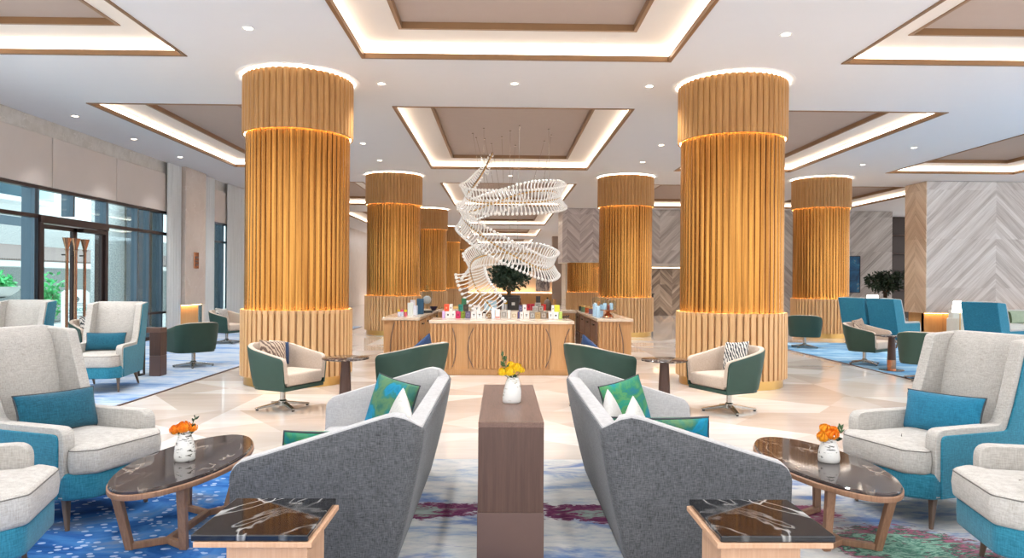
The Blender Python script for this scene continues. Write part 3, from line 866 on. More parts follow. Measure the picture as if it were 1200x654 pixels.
m = MB(); m.box(.1, 7.9, .2, .26, .655, .668); m.build('base_light', M['led_low'], blk)
# far hall
ws = empty('wall_wainscot', (0, 46, 0)); struct(ws, 'lit golden wood wainscot at the far end of the hall', 'wall')
m = MB(); m.box(-2.2, 3.3, 0, .3, 0, .72); m.build('wood_panel', M['wood_panel'], ws)
m = MB(); m.box(-2.2, 3.3, .05, .2, .72, .75); m.build('cove_light', M['led_low'], ws)
m = MB(); m.box(-2.2, 3.3, .32, .5, 0, 3.1); m.build('beige_panel', M['wall_plain'], ws)
mb = MB(); mb.box(3.3, 3.9, 45.6, 46.4, 0, H); struct(mb.build('wall_post', M['panel_grey']), 'grey stone post beside the far ink painting', 'wall')
mb = MB(); mb.box(4.2, 4.6, 42, 46, 0, H); struct(mb.build('wall_return', M['pale_stone']), 'pale stone return wall at the far right of the hall', 'wall')
def picture(name, label, x0, x1, y, z0, z1, art, frame):
    r = empty(name, ((x0 + x1) / 2, y, z0)); tag(r, label, 'painting')
    w = (x1 - x0) / 2; h = z1 - z0
    m = MB(); m.box(-w, w, -.04, 0, 0, h); m.build('canvas', art, r)
    m = MB()
    frame_pts = [(-w - .02, -w, 0, h), (w, w + .02, 0, h)]
    for a, b, c, d in frame_pts: m.box(a, b, -.05, 0, c - .02, d + .02)
    m.box(-w, w, -.05, 0, -.02, 0); m.box(-w, w, -.05, 0, h, h + .02); m.build('frame', frame, r)
    return r
picture('painting', 'grey ink painting on the far wall beyond the tea counter', 2.25, 3.15, 45.99, .85, 2.15, M['art_grey'], M['white'])
picture('painting', 'deep blue abstract painting on the grey marble wall beside the column', 13.0, 14.5, 28.18, 1.15, 2.6, M['art_blue'], M['dark_metal'])

# ---- rugs
def rug(name, x0, x1, y0, y1, mat, label, border=None):
    r = empty(name, (0, 0, 0)); tag(r, label, 'rug')
    m = MB(); m.box(x0, x1, y0, y1, .001, .014); m.build('pile', mat, r, bevel=.006)
    if border:
        m = MB()
        a = .03
        m.box(x0 - a, x0, y0 - a, y1 + a, .0005, .012); m.box(x1, x1 + a, y0 - a, y1 + a, .0005, .012); m.box(x0, x1, y0 - a, y0, .0005, .012); m.box(x0, x1, y1, y1 + a, .0005, .012)
        m.build('edge_strip', border, r)
rug('rug', -4.6, 4.75, .2, 5.84, M['rug_main'], 'large blue and grey floral rug under the front sofas')
rug('rug', -8.4, -4.5, 7.2, 22.5, M['rug_left'], 'pale blue grey rug of the window-side lounge', M['bronze'])
rug('rug', 6.45, 14, 8.2, 17.4, M['rug_right'], 'sky blue streaked rug of the right lounge', M['bronze'])

# ---- downlights
def P(px, py, z=0.0):
    """where the photograph's pixel meets the level z"""
    u, v = px - 600., py - 329.5
    rr = rad(.42); c, s = math.cos(rr), math.sin(rr)
    x, zz = (u * c + v * s) / 820., -(-u * s + v * c) / 820.
    yw = math.atan(12 / 820.); cy, sy = math.cos(yw), math.sin(yw)
    d = (x * cy + sy, cy - x * sy, zz)
    t = (z - 1.5) / zz
    return (d[0] * t, d[1] * t, z)
dl = empty('downlight')
m = MB(); m.lathe([(.05, -.002), (.075, -.008), (.075, .0), (.05, .0)], 20, cap0=False, cap1=False); m.build('bezel', M['white'], dl, smooth=40)
m = MB(); m.lathe([(.05, -.003), (.0, -.003)][:1] + [(.001, -.003)], 20, cap0=True, cap1=True); m.build('lens', M['lamp_on'], dl)
spots = [((603, 98), 'in front of the second coffer, centre aisle'), ((598, 206), 'between second and third centre coffers'),
         ((425, 168), 'left of the second centre coffer, nearer one'), ((445, 188), 'left of the second centre coffer, farther one'),
         ((775, 170), 'right of the second centre coffer, nearer one'), ((753, 190), 'right of the second centre coffer, farther one'),
         ((88, 136), 'beside the window wall, nearest one'), ((157, 163), 'beside the window wall, middle one'), ((211, 184), 'beside the window wall, farthest one'),
         ((1071, 173), 'right aisle above the blue rug, nearer one'), ((1011, 193), 'right aisle above the blue rug, farther one'),
         ((291, 33), 'in front of the left near column'), ((921, 40), 'in front of the right near column'), ((447, 98), 'just right of the left near column'), ((761, 101), 'just left of the right near column')]
spot_xy = []
for i, (p, w) in enumerate(spots):
    o = dl if i == 0 else copy_tree(dl)
    q = P(p[0], p[1], H); o.location = (q[0], q[1], H - .001)
    tag(o, 'small round recessed ceiling downlight ' + w, 'downlight', 'recessed downlights')
    spot_xy.append((q[0], q[1]))

# ------------------------------------------------------------------ furniture
def place(o, x, y, rz, z=0.0):
    o.location = (x, y, z); o.rotation_euler = (0, 0, rz); return o

# ---- wing chair (front is local -Y)
def make_wing_chair():
    r = empty('wing_chair')
    def yb(z): return .39 + (z - .2) * .20                  # back line leans
    FL = .05
    def flare(mb):
        out = []
        for x, y, z in mb.v:
            if z > .60:
                k = min(1, (z - .60) / .12)
                x += (1 if x > 0 else -1) * FL * k * max(0, yb(z) + .04 - y)
            out.append((x, y, z))
        mb.v = out; return mb
    def dense(poly, step=.07):
        out = []
        for i, p in enumerate(poly):
            q = poly[(i + 1) % len(poly)]
            n = max(1, int(math.dist(p, q) / step))
            for k in range(n): out.append((p[0] + (q[0] - p[0]) * k / n, p[1] + (q[1] - p[1]) * k / n))
        return out
    prof = round_poly([(-.325, .2), (-.325, .612), (.22, .612), (.385, 1.13), (yb(1.15) + .10, 1.15), (yb(.2) + .06, .2)], [.01, .075, .05, .03, .02, .01], 5)
    prof = dense(prof)
    for s in (-1, 1):
        m = MB(); x0, x1 = sorted((s * .275, s * .36)); m.prism_x(prof, x0, x1); flare(m)
        arm = m.build('side_panel', M['grey_fabric'], r, smooth=40, bevel=.018, seg=3)
        cov = dense(round_poly([(-.292, .195), (-.292, .575), (.255, .575), (.42, 1.12), (yb(1.15) + .105, 1.14), (yb(.2) + .065, .195)], [.01, .04, .03, .03, .02, .01], 4))
        m = MB(); x0, x1 = sorted((s * .355, s * .373)); m.prism_x(cov, x0, x1); flare(m)
        m.build('side_cover', M['blue_fabric'], arm, smooth=40, bevel=.008)
    # backrest cushion, rows from seat to top
    m = MB()
    rows = []
    for k in range(13):
        t = k / 12; z = .42 + .735 * t
        y0 = yb(z) - .055 - .035 * math.sin(PI * t) ** .6
        if k == 12: y0 += .03
        rows.append([(x * (.285 + .02 * max(0, (z - .6) / .55)), y0 + .03 * abs(x) ** 4, z) for x in [-1 + 2 * i / 12 for i in range(13)]])
    b = [[(x, yb(z) + .07, z) for x, y, z in row] for row in rows]
    loops = [row + bb[::-1] for row, bb in zip(rows, b)]
    m.rings(loops)
    m.build('backrest', M['grey_fabric'], r, smooth=50, bevel=.012)
    m = MB(); m.prism_x([(yb(.2) + .05, .2), (yb(1.14) + .05, 1.14), (yb(1.14) + .11, 1.14), (yb(.2) + .08, .2)], -.373, .373); m.build('back_cover', M['blue_fabric'], r, bevel=.015)
    hexo = lambda k: round_poly([(-.268, .25), (-.268, -.328), (-.335, -.333), (-.338, -.375), (-.25, -.47), (.25, -.47), (.338, -.375), (.335, -.333), (.268, -.328), (.268, .25)], [.03, .004, .01, .02, .03, .03, .02, .01, .004, .03], 4)
    seat = puff(hexo(0), .335, .495, .028, .014, .006).build('seat_cushion', M['grey_fabric'], r, smooth=60)
    pts = [(x, y, .478) for x, y in inset_poly(hexo(0), .002)]
    MB().tube(pts, .0034, 6, closed=True).build('piping', M['welt'], seat, smooth=60)
    base = round_poly([(-.36, .45), (-.36, -.345), (-.245, -.452), (.245, -.452), (.36, -.345), (.36, .45)], [.02, .03, .04, .04, .03, .02], 4)
    puff(base, .19, .345, .02, .0, .002).build('base_frame', M['blue_fabric'], r, smooth=50)
    for x in (-1, 1):
        m = MB(); m.bar((x * .29, -.27, .2), (x * .305, -.30, 0), .042, .042, (0, 1, 0), .02, .02); m.build('leg', M['leg_wood'], r, bevel=.004)
        m = MB(); m.bar((x * .29, .36, .2), (x * .305, .48, 0), .042, .042, (0, 1, 0), .02, .02); m.build('leg', M['leg_wood'], r, bevel=.004)
    return r
wing = make_wing_chair()
WC = [(-2.73, 4.51, (.947, -.32), 'light grey and teal wing chair facing the left oval table, holding a dark teal cushion'),
      (-2.70, 3.36, (.95, .30), 'light grey and teal wing chair in the lower left corner, only seat and arm showing'),
      (-5.33, 9.46, (.17, -.98), 'light grey and teal wing chair on the window-side rug beside the brown slab table'),
      (-7.02, 10.0, (.10, -.99), 'light grey wing chair in front of the entrance door, only its backrest showing'),
      (2.81, 4.57, (-.95, -.31), 'light grey and teal wing chair behind the right oval table, holding a bright teal cushion'),
      (2.86, 3.44, (-.97, .22), 'light grey and teal wing chair in the lower right corner, only seat and arm showing'),
      (9.1, 17.2, (.9, .43), 'teal wing chair seen from behind, left one of the pair beneath the leafy plant'),
      (9.43, 16.5, (.9, .43), 'teal wing chair seen from behind, right one of the pair beneath the leafy plant'),
      (9.98, 13.9, (.90, .43), 'teal wing chair seen from behind, alone in front of the white banquette')]
for i, (x, y, f, w) in enumerate(WC):
    o = wing if i == 0 else copy_tree(wing)
    place(o, x, y, facing(*f), .014); o.scale = (.94, 1, 1); tag(o, w, 'chair', 'grey and teal wing chairs')

# ---- cushions
def pillow(label, mat, w, h, t, chair_xy, rz, local, tilt=0.2, roll=0.0, name='cushion', group=None, edge='piping', dz=0):
    """local = (x, y, z of the centre) in the seat's own frame; leans back by tilt"""
    mt = Matrix.Translation((chair_xy[0], chair_xy[1], dz)) @ Matrix.Rotation(rz, 4, 'Z') @ Matrix.Translation(local) @ Matrix.Rotation(-tilt, 4, 'X') @ Matrix.Rotation(roll, 4, 'Y')
    o = merge_verts(pillow_mb(w, h, t).build(name, M[mat], smooth=70))
    o.matrix_world = mt
    tag(o, label, 'cushion', group)
    if edge:
        e = pillow_edge(w, h, .006).build('piping', M[edge], o, smooth=80)
    return o
pillow('long dark teal lumbar cushion on the front left wing chair', 'teal_pillow', .56, .26, .14, WC[0][:2], facing(*WC[0][2]), (0, .13, .64), .25, 0.03)
pillow('dark teal lumbar cushion on the wing chair by the brown slab table', 'teal_pillow', .50, .24, .13, WC[2][:2], facing(*WC[2][2]), (-.02, .13, .64), .25, 0.0)
pillow('long bright teal lumbar cushion on the wing chair behind the right oval table', 'teal_bright', .57, .27, .13, WC[4][:2], facing(*WC[4][2]), (0, .13, .64), .25, -.04)

# ---- upholstered tub shells (swivel chairs, sofas); front is local -Y
def tub(L, D, rc, height, z0, th, flare_side, flare_back, seat_z, split=.45, nseg=10, end_r=.05, inner_lean=0.0):
    """returns (outer MB, lining MB): U-shaped wall; height(side, u) with u 0 at the arm front .. 1 at the back corner, side 'arm' or 'back'"""
    path = []
    a = D - rc
    NA = 16
    ts = [0, .004, .012, .024, .04] + [.06 + .94 * k / NA for k in range(NA + 1)]
    for t in ts:
        path.append((-L / 2, -D / 2 + a * t, -1, 0, 'arm', a * t, t * a / D))
    for k in range(1, nseg + 1):
        q = PI / 2 * k / nseg
        path.append((-L / 2 + rc - rc * math.cos(q), D / 2 - rc + rc * math.sin(q), -math.cos(q), math.sin(q), 'arm' if k < nseg else 'back', a + rc * q, (a + rc * q / (PI / 2) * rc / rc * 0 + rc * math.sin(q)) / D))
    half = list(path)
    NB = 12
    for k in range(1, NB):
        t = k / NB; path.append((-L / 2 + rc + (L - 2 * rc) * t, D / 2, 0, 1, 'back', a + 3, 1.0))
    for x, y, nx, ny, sd, s, u in half[::-1]: path.append((-x, y, -nx, ny, sd, s, u))
    outer, lining = [], []
    for x, y, nx, ny, sd, s, u in path:
        h = height(x, y, u, sd)
        if s < end_r: h -= end_r - math.sqrt(max(0, end_r ** 2 - (end_r - s) ** 2))
        wy = min(1.0, max(0.0, (y + D / 2 - (D - .45)) / .45)) ** 1.5
        def po(z, off):
            k = max(0.0, 1 - (z - z0) / max(.01, h - z0)) ** 1.3
            return (x - nx * (flare_side * k * abs(nx) + off), y - ny * off - flare_back * wy * k, z)
        zs = [z0 + (h - .012 - z0) * q / 8 for q in range(9)]
        mid = th * split
        loop = [po(z, 0) for z in zs] + [po(h - .004, .006), po(h - .004, mid), po(zs[4], mid), po(z0, mid)]
        outer.append(loop)
        zi = [h - .012 - (h - .012 - seat_z) * q / 6 for q in range(7)]
        lin_ = [po(seat_z, mid - .004), po(zs[5] if zs[5] > seat_z else (seat_z + h) / 2, mid - .004), po(h - .006, mid * .55), po(h + .004, mid * .75), po(h + .008, (mid + th) / 2), po(h + .003, th - .006)]
        lin_ += [po(z, th + inner_lean * (h - z)) for z in zi]
        lining.append(lin_)
    o = MB(); o.rings(outer); l = MB(); l.rings(lining)
    return o, l

def make_swivel():
    r = empty('swivel_chair')
    L, D = .73, .67
    ht = lambda x, y, u, sd: .615 + .14 * (u ** 1.15)
    o, l = tub(L, D, .24, ht, .285, .07, .03, .11, .34, .3, 14)
    o.build('outer_shell', M['green_leather'], r, smooth=40)
    l.build('inner_lining', M['beige_fabric'], r, smooth=50)
    seat = round_poly([(-.285, .22), (-.285, -.345), (.285, -.345), (.285, .22)], [.16, .03, .03, .16], 6)
    puff(seat, .30, .445, .03, .015, .004).build('seat_cushion', M['beige_fabric'], r, smooth=60)
    base = round_poly([(-.33, .22), (-.33, -.33), (.33, -.33), (.33, .22)], [.22, .02, .02, .22], 6)
    m = MB(); m.prism_z(base, .25, .295); m.build('seat_base', M['green_leather'], r, bevel=.006)
    m = MB(); m.lathe([(.032, .06), (.032, .25)], 20); m.lathe([(.05, .03), (.05, .085), (.035, .1)], 20); m.build('pedestal', M['chrome'], r, smooth=40)
    for k in range(4):
        a = PI / 4 + k * PI / 2 + .35
        c, s = math.cos(a), math.sin(a)
        m = MB(); m.bar((.03 * c, .03 * s, .062), (.32 * c, .32 * s, .022), .062, .035, (0, 0, 1), .04, .018); ft = m.build('base_arm', M['chrome'], r, bevel=.004)
        m = MB(); m.lathe([(.016, 0), (.016, .014)], 12, .30 * c, .30 * s); m.build('glide', M['black'], ft)
    return r
swiv = make_swivel()
SW = [(-2.55, 8.22, (.90, -.44), 'green and beige swivel chair in front of the left near column, striped cushion inside'),
      (-1.02, 8.45, (-.86, .5), 'dark green swivel chair seen from behind, just behind the left sofa'),
      (1.14, 8.45, (.86, .5), 'dark green swivel chair seen from behind, just behind the right sofa'),
      (2.67, 8.15, (-.91, -.41), 'green and beige swivel chair in front of the right near column, zebra cushion inside'),
      (-5.22, 11.95, (-.72, .69), 'dark green swivel chair with its back turned, right of the brown slab table'),
      (-6.40, 16.4, (.93, -.36), 'green swivel chair farthest left, below the white curtain by the slatted column'),
      (-7.15, 12.4, (.8, -.6), 'swivel chair with a zebra cushion behind the wing chairs near the entrance door'),
      (7.02, 16.1, (.45, .89), 'green swivel chair with its back turned beside the far right column'),
      (6.72, 12.85, (.62, -.78), 'green and beige swivel chair with a shaggy striped cushion on the sky blue rug'),
      (6.56, 10.75, (.62, .78), 'green swivel chair with its back turned behind the right wing chair')]
for i, (x, y, f, w) in enumerate(SW):
    o = swiv if i == 0 else copy_tree(swiv)
    place(o, x, y, facing(*f), .014 if (x < -4.5 or x > 6.4) else 0); tag(o, w, 'chair', 'green leather swivel chairs')
def sp(i, label, mat, local, w=.38, h=.34, tilt=.25, roll=0, rz=0, edge=None):
    x, y, f, _ = SW[i]
    return pillow(label, mat, w, h, .12, (x, y), facing(*f) + rz, local, tilt, roll, edge=edge, dz=.014 if (x < -4.5 or x > 6.4) else 0)
sp(0, 'brown striped cushion in the swivel chair before the left near column', 'pillow_brown', (-.04, .13, .62), .36, .33, .25, .12, -.15)
sp(0, 'small navy cushion behind the brown striped one in the left swivel chair', 'pillow_navy', (.12, .20, .62), .28, .27, .15, .1, -.1)
sp(1, 'navy cushion peeking over the back of the swivel chair behind the left sofa', 'pillow_navy', (.06, .14, .64), .34, .36, .2, .5)
sp(2, 'navy cushion peeking over the back of the swivel chair behind the right sofa', 'pillow_navy', (-.06, .14, .64), .34, .36, .2, -.5)
sp(3, 'zebra striped cushion in the swivel chair before the right near column', 'pillow_zebra', (-.05, .14, .635), .38, .34, .25, -.12)
sp(5, 'striped cushion in the farthest left swivel chair', 'pillow_zebra', (0, .14, .63), .38, .36, .25, .1)
sp(6, 'zebra cushion in the swivel chair behind the left wing chairs', 'pillow_zebra', (0, .14, .63), .38, .36, .25, .1)
sp(8, 'shaggy cream and brown striped cushion in the swivel chair on the sky blue rug', 'pillow_brown', (.08, .12, .64), .42, .38, .3, -.08)

# ---- sofas
def make_sofa():
    r = empty('sofa')
    L, D = 2.02, .96
    def ht(x, y, u, sd):
        d = D / 2 - y                      # distance from the back face
        t = min(1, (y + D / 2) / (D - .17))
        h = .565 + .245 * t ** 1.02
        if d < .17:                        # shoulder rolls down to the back's seam
            q = (.17 - d) / .17
            h = .81 - .07 * q ** 2.2
        if sd == 'back': h = .74
        return h
    o, l = tub(L, D, .10, ht, .03, .11, .05, .15, .25, .22, 10, .06, .05)
    o.build('outer_shell', M['sofa_out'], r, smooth=45)
    l.build('inner_lining', M['sofa_in'], r, smooth=55)
    for s in (-1, 1):
        c = round_poly([(.0 if s > 0 else -.89, .34), (.0 if s > 0 else -.89, -.46), (.89 if s > 0 else 0, -.46), (.89 if s > 0 else 0, .34)], .04, 4)
        puff(c, .20, .375, .04, .02, .006).build('seat_cushion', M['sofa_in'], r, smooth=60)
    m = MB(); m.box(-.9, .9, -.44, .30, .05, .215); m.build('base_frame', M['sofa_out'], r, bevel=.01)
    for x in (-.85, .85):
        for y in (-.38, .25):
            m = MB(); m.lathe([(.025, 0), (.03, .06)], 12, x, y); m.build('leg', M['leg_wood'], r)
    return r
sofa = make_sofa()
place(sofa, AX - .925, 4.5, facing(-1, 0), .012); tag(sofa, 'grey flecked curved sofa left of the narrow console, facing left', 'sofa', 'grey curved sofas')
sofa2 = copy_tree(sofa)
place(sofa2, AX + .925, 4.5, facing(1, 0), .012); tag(sofa2, 'grey flecked curved sofa right of the narrow console, facing right', 'sofa', 'grey curved sofas')
def cush(label, mat, w, h, t, xyz, face, tilt, roll, edge='piping'):
    """cushion at a place in the room, its front turned to face"""
    return pillow(label, mat, w, h, t, (xyz[0], xyz[1]), facing(*face), (0, 0, xyz[2]), tilt, roll, edge=edge)
cush('square teal and olive printed cushion in the back corner of the left sofa', 'pillow_teal', .45, .42, .14, (-.80, 5.10, .575), (-.62, -.78), .28, .12)
cush('white lined cushion leaning before the teal one on the left sofa', 'pillow_lines', .40, .36, .12, (-.68, 4.62, .545), (-.92, -.38), .3, .35, None)
cush('green printed cushion lying at the front end of the left sofa', 'pillow_green', .40, .36, .13, (-1.0, 3.84, .53), (-.35, .93), .5, -.1)
cush('square green and teal printed cushion in the back corner of the right sofa', 'pillow_green', .45, .42, .14, (.92, 5.10, .575), (.62, -.78), .28, -.12)
cush('plain white cushion squeezed against the back of the right sofa', 'white_pillow', .36, .36, .13, (.76, 4.66, .535), (.95, -.3), .25, -.5, None)
cush('white lined cushion in front of the green one on the right sofa', 'pillow_lines', .38, .36, .12, (.87, 4.42, .535), (.9, -.45), .3, -.35, None)
cush('long teal and green cushion at the front end of the right sofa', 'pillow_teal', .52, .40, .15, (.90, 3.86, .585), (.30, .95), .42, .08)

# ---- narrow console between the sofas
def make_console(L, W, Hh, plinth, name='console_table'):
    r = empty(name)
    m = MB(); m.box(-W / 2, W / 2, -L / 2, L / 2, Hh - .03, Hh); m.build('table_top', M['walnut_top'], r, bevel=.002)
    m = MB(); m.box(-W / 2, W / 2, -L / 2, L / 2, plinth, Hh - .03); m.build('body', M['walnut'], r, bevel=.002)
    m = MB(); m.box(-W / 2 - .003, W / 2 + .003, -L / 2 - .004, L / 2 + .004, 0, plinth); m.build('bronze_plinth', M['bronze'], r, bevel=.003)
    return r
c = make_console(1.33, .345, .746, .27); place(c, .055, 4.335, 0, .014); tag(c, 'narrow tall walnut console with bronze plinth between the two sofas', 'table')

st = empty('slab_table', (-5.30, 10.82, .014), 0); tag(st, 'brown slab side table with bronze foot beside the window-side wing chair', 'table')
m = MB(); m.box(-.95, .12, -.10, .10, .66, .735); m.build('table_top', M['walnut_top'], st, bevel=.006)
m = MB(); m.box(-.05, .12, -.10, .10, .31, .665); m.build('end_panel', M['walnut'], st, bevel=.004)
m = MB(); m.box(-.053, .123, -.103, .103, 0, .31); m.build('bronze_foot', M['bronze'], st, bevel=.012)
m = MB()
for x in (-.22, -.9):
    m.bar((x, -.08, 0), (x, -.08, .66), .025); m.bar((x, .08, 0), (x, .08, .66), .025); m.bar((x, -.08, .0125), (x, .08, .0125), .025)
m.build('metal_leg_frame', M['dark_metal'], st)

# ---- oval coffee tables
def make_oval():
    r = empty('coffee_table')
    a, b = .285, .66
    el = lambda k, z, n=72: [((a + k) * math.cos(2 * PI * i / n) * (1 + .03 * math.cos(4 * PI * i / n)), (b + k) * math.sin(2 * PI * i / n), z) for i in range(n)]
    m = MB(); m.rings([el(-.03, .365), el(-.004, .372), el(.0, .38), el(0, .398), el(-.005, .402), el(-.03, .402)]); m.build('table_rim', M['table_wood'], r, smooth=45)
    m = MB(); m.rings([el(-.012, .40), el(-.008, .404), el(-.008, .414), el(-.014, .42)]); m.build('marble_top', M['dark_marble'], r, smooth=40)
    feet = [(-.16, -.32), (.13, -.30), (.08, .33), (-.17, .33)]
    tops = [(-.205, -.40), (.165, -.40), (.15, .42), (-.205, .40)]
    for (x, y), (u, v) in zip(feet, tops):
        m = MB(); m.bar((u, v, .37), (x, y, 0), .05, .035, (0, 1, 0), .042, .032); m.build('leg', M['table_wood'], r, bevel=.004)
    m = MB()
    j0, j1 = (0.0, -.22, .018), (0.0, .24, .018)
    for (x, y), j in ((feet[0], j0), (feet[1], j0), (feet[2], j1), (feet[3], j1)): m.bar((x, y, .018), j, .035)
    m.bar(j0, j1, .035); m.build('floor_stretcher', M['table_wood'], r, bevel=.004)
    return r
ov = make_oval()
place(ov, -1.85, 4.18, rad(-3), .014); tag(ov, 'oval dark marble coffee table beside the left wing chair', 'table', 'oval coffee tables')
ov2 = copy_tree(ov); place(ov2, 1.92, 4.18, rad(5), .014); tag(ov2, 'oval brown marble coffee table beside the right wing chair', 'table', 'oval coffee tables')
for ch in ov2.children:                                     # mirrored twin
    ch.scale = (-1, 1, 1)

# ---- square black marble side tables
def make_square():
    r = empty('side_table')
    m = MB(); m.box(-.225, .225, -.23, .23, .475, .50); m.build('marble_top', M['black_marble'], r, bevel=.004)
    m = MB(); m.box(-.215, .24, -.235, .22, .452, .474); m.build('under_frame', M['pale_wood'], r, bevel=.003)
    m = MB(); m.box(-.10, .215, -.20, .06, .02, .452); m.build('wood_pedestal', M['pale_wood'], r, bevel=.003)
    m = MB(); m.box(-.2, .215, -.21, .2, 0, .02); m.build('foot_plate', M['bronze'], r, bevel=.003)
    return r
sq = make_square()
place(sq, -.965, 2.94, 0, .014); tag(sq, 'square black marble side table in front of the left sofa', 'table', 'black marble side tables')
sq2 = copy_tree(sq); place(sq2, 1.085, 2.94, 0, .014); tag(sq2, 'square black marble side table in front of the right sofa', 'table', 'black marble side tables')
for ch in sq2.children: ch.scale = (-1, 1, 1)

# ---- small round tables
def make_round():
    r = empty('round_table')
    m = MB(); m.lathe([(.255, .583), (.268, .588), (.27, .6), (.262, .605)], 48); m.build('marble_top', M['dark_marble'], r, smooth=40)
    m = MB(); m.lathe([(.2, .575), (.2, .584)], 40); m.build('top_plate', M['bronze'], r, smooth=40)
    m = MB(); m.lathe([(.07, .18), (.052, .575)], 24); m.build('stem', M['walnut'], r, smooth=40)
    m = MB(); m.lathe([(.2, 0), (.2, .01), (.072, .016), (.072, .18)], 40); m.build('bronze_base', M['copper'], r, smooth=40)
    return r
rt = make_round()
for i, (x, y, z, w) in enumerate([(-1.80, 8.12, 0, 'small round dark marble table right of the left striped-cushion swivel chair'), (1.90, 8.12, 0, 'small round dark marble table left of the zebra-cushion swivel chair'),
                                  (6.72, 11.95, .014, 'small round pedestal table between two swivel chairs on the sky blue rug')]):
    o = rt if i == 0 else copy_tree(rt)
    place(o, x, y, .4 * i, z); tag(o, w, 'table', 'round pedestal tables')

# ---- vases and flowers
def vase(label, mat, x, y, z, s=1.0, lean=0.0, wide=1.0):
    r = empty('vase', (x, y, z)); tag(r, label, 'vase')
    prof = [(.052, 0), (.057, .006), (.059, .03), (.055, .075), (.045, .12), (.034, .152), (.0335, .160), (.028, .158), (.026, .12)]
    m = MB(); m.lathe([(q * s * wide, h * s) for q, h in prof], 40)
    m.v = [(px + lean * pz, py, pz) for px, py, pz in m.v]
    o = m.build('vase_body', mat, r, smooth=60)
    return r
def bloom(name, label, mat, base, top, R, seed, group):
    rnd = random.Random(seed)
    r = empty(name, top); tag(r, label, 'flower', group)
    b = Vector(base) - Vector(top)
    m = MB(); m.tube([tuple(b), tuple(b * .5 + Vector((0, 0, .006))), (0, 0, -R * .4)], .0025, 6); m.build('flower_stem', M['stem'], r)
    m = MB()
    tilt = Vector((-b.x, -b.y, .0)) * 3 + Vector((0, -.35, .8)); tilt.normalize()
    q = Vector((0, 0, 1)).rotation_difference(tilt)
    m2 = MB()
    for k, (n, rr, open_) in enumerate(((3, .28, .1), (5, .5, .22), (6, .72, .42), (7, .9, .7), (8, 1.0, .95))):
        for i in range(n):
            a = 2 * PI * (i + .5 * (k % 2) + rnd.uniform(-.15, .15)) / n
            w = 2 * PI / n * .72
            g = []
            for v in range(4):
                t = v / 3
                row = []
                for u in range(5):
                    aa = a + w * (u / 4 - .5) * (1 - .25 * t * t)
                    el = (-.55 + t * (1.75 - open_ * .9))
                    rad_ = R * rr * math.cos(el * .72) * (1 + .06 * t * open_)
                    zz = R * (.88 - .1 * open_) * math.sin(el) * (1 - .12 * (abs(u - 2) / 2) ** 2 * t)
                    row.append(tuple(q @ Vector((rad_ * math.cos(aa), rad_ * math.sin(aa), zz))))
                g.append(row)
            m2.rings(g, False, False, closed=False)
    m2.build('petals', mat, r, smooth=60)
    return r
def sprig(label, base, pts, L, mat='leaf', n=6, seed=1):
    rnd = random.Random(seed)
    r = empty('leaf_sprig', base); tag(r, label, 'leaves')
    ps = [Vector(p) for p in pts]
    m = MB(); m.tube([(0, 0, 0)] + [tuple(p) for p in ps], .002, 6); m.build('stem', M['stem'], r)
    m = MB()
    full = [Vector((0, 0, 0))] + ps
    for k in range(n):
        t = .35 + .65 * k / max(1, n - 1)
        f = t * (len(full) - 1); i = min(int(f), len(full) - 2)
        p = full[i].lerp(full[i + 1], f - i)
        d = (full[-1] - full[0]).normalized()
        side = Vector((rnd.uniform(-1, 1), rnd.uniform(-1, .3), rnd.uniform(-.3, .6))).normalized()
        d = (d * .8 + side).normalized()
        w = d.cross(Vector((0, -1, .3))).normalized(); nn = d.cross(w)
        W = L * .2
        m.add([p, p + d * L * .35 + w * W + nn * .004, p + d * L * .7 + w * W * .7 + nn * .004, p + d * L, p + d * L * .7 - w * W * .7 + nn * .004, p + d * L * .35 - w * W + nn * .004, p + d * L * .4 - nn * .003], [(0, 1, 6), (1, 2, 6), (2, 3, 6), (3, 4, 6), (4, 5, 6), (5, 0, 6)])
    m.build('leaves', M[mat], r, fix=False)
    return r
TZ = .434
vx, vy = -1.855, 4.14
vase('white vase with dark brush strokes on the left oval table', vase_mat('ceramic with brush strokes', 1.3, .36), vx, vy, TZ, 1.0)
nk = (vx, vy, TZ + .10)
for k, (dx, dy, dz, R, mt, w) in enumerate(((-.052, -.01, .183, .034, 'petal_orange', 'left of its bunch'), (.0, -.02, .20, .04, 'petal_orange', 'big one in the middle of its bunch'), (.045, .0, .192, .028, 'petal_orange', 'right of its bunch'))):
    bloom('flower', 'orange bloom in the left table vase, ' + w, M[mt], nk, (vx + dx, vy + dy, TZ + dz), R, k, 'orange blooms in the left vase')
sprig('dark green leaf sprig rising above the orange blooms on the left table', nk, [(.03, 0, .08), (.06, 0, .155)], .035, 'leaf_dark', 7, 2)
sprig('small leaf tucked below the orange blooms on the left table', nk, [(-.02, -.02, .05), (-.045, -.03, .055)], .03, 'leaf_dark', 3, 5)
vx, vy = 1.965, 4.16
vase('squat white vase with few dark strokes on the right oval table', vase_mat('ceramic with few strokes', 4.1, .46, '#55524c'), vx, vy, TZ, .86, 0, 1.22)
nk = (vx, vy, TZ + .09)
for k, (dx, dy, dz, R, mt, w) in enumerate(((-.045, -.02, .155, .036, 'petal_amber', 'lowest on the left of its bunch'), (.005, -.03, .172, .038, 'petal_orange', 'big one at the front of its bunch'), (-.012, .02, .195, .034, 'petal_amber', 'topmost of its bunch'), (.04, .015, .185, .03, 'petal_orange', 'right of its bunch'))):
    bloom('flower', 'amber bloom in the right table vase, ' + w, M[mt], nk, (vx + dx, vy + dy, TZ + dz), R, 10 + k, 'amber blooms in the right vase')
sprig('green leaf sprig right of the amber blooms on the right table', nk, [(.04, 0, .06), (.078, 0, .105)], .042, 'leaf', 8, 3)
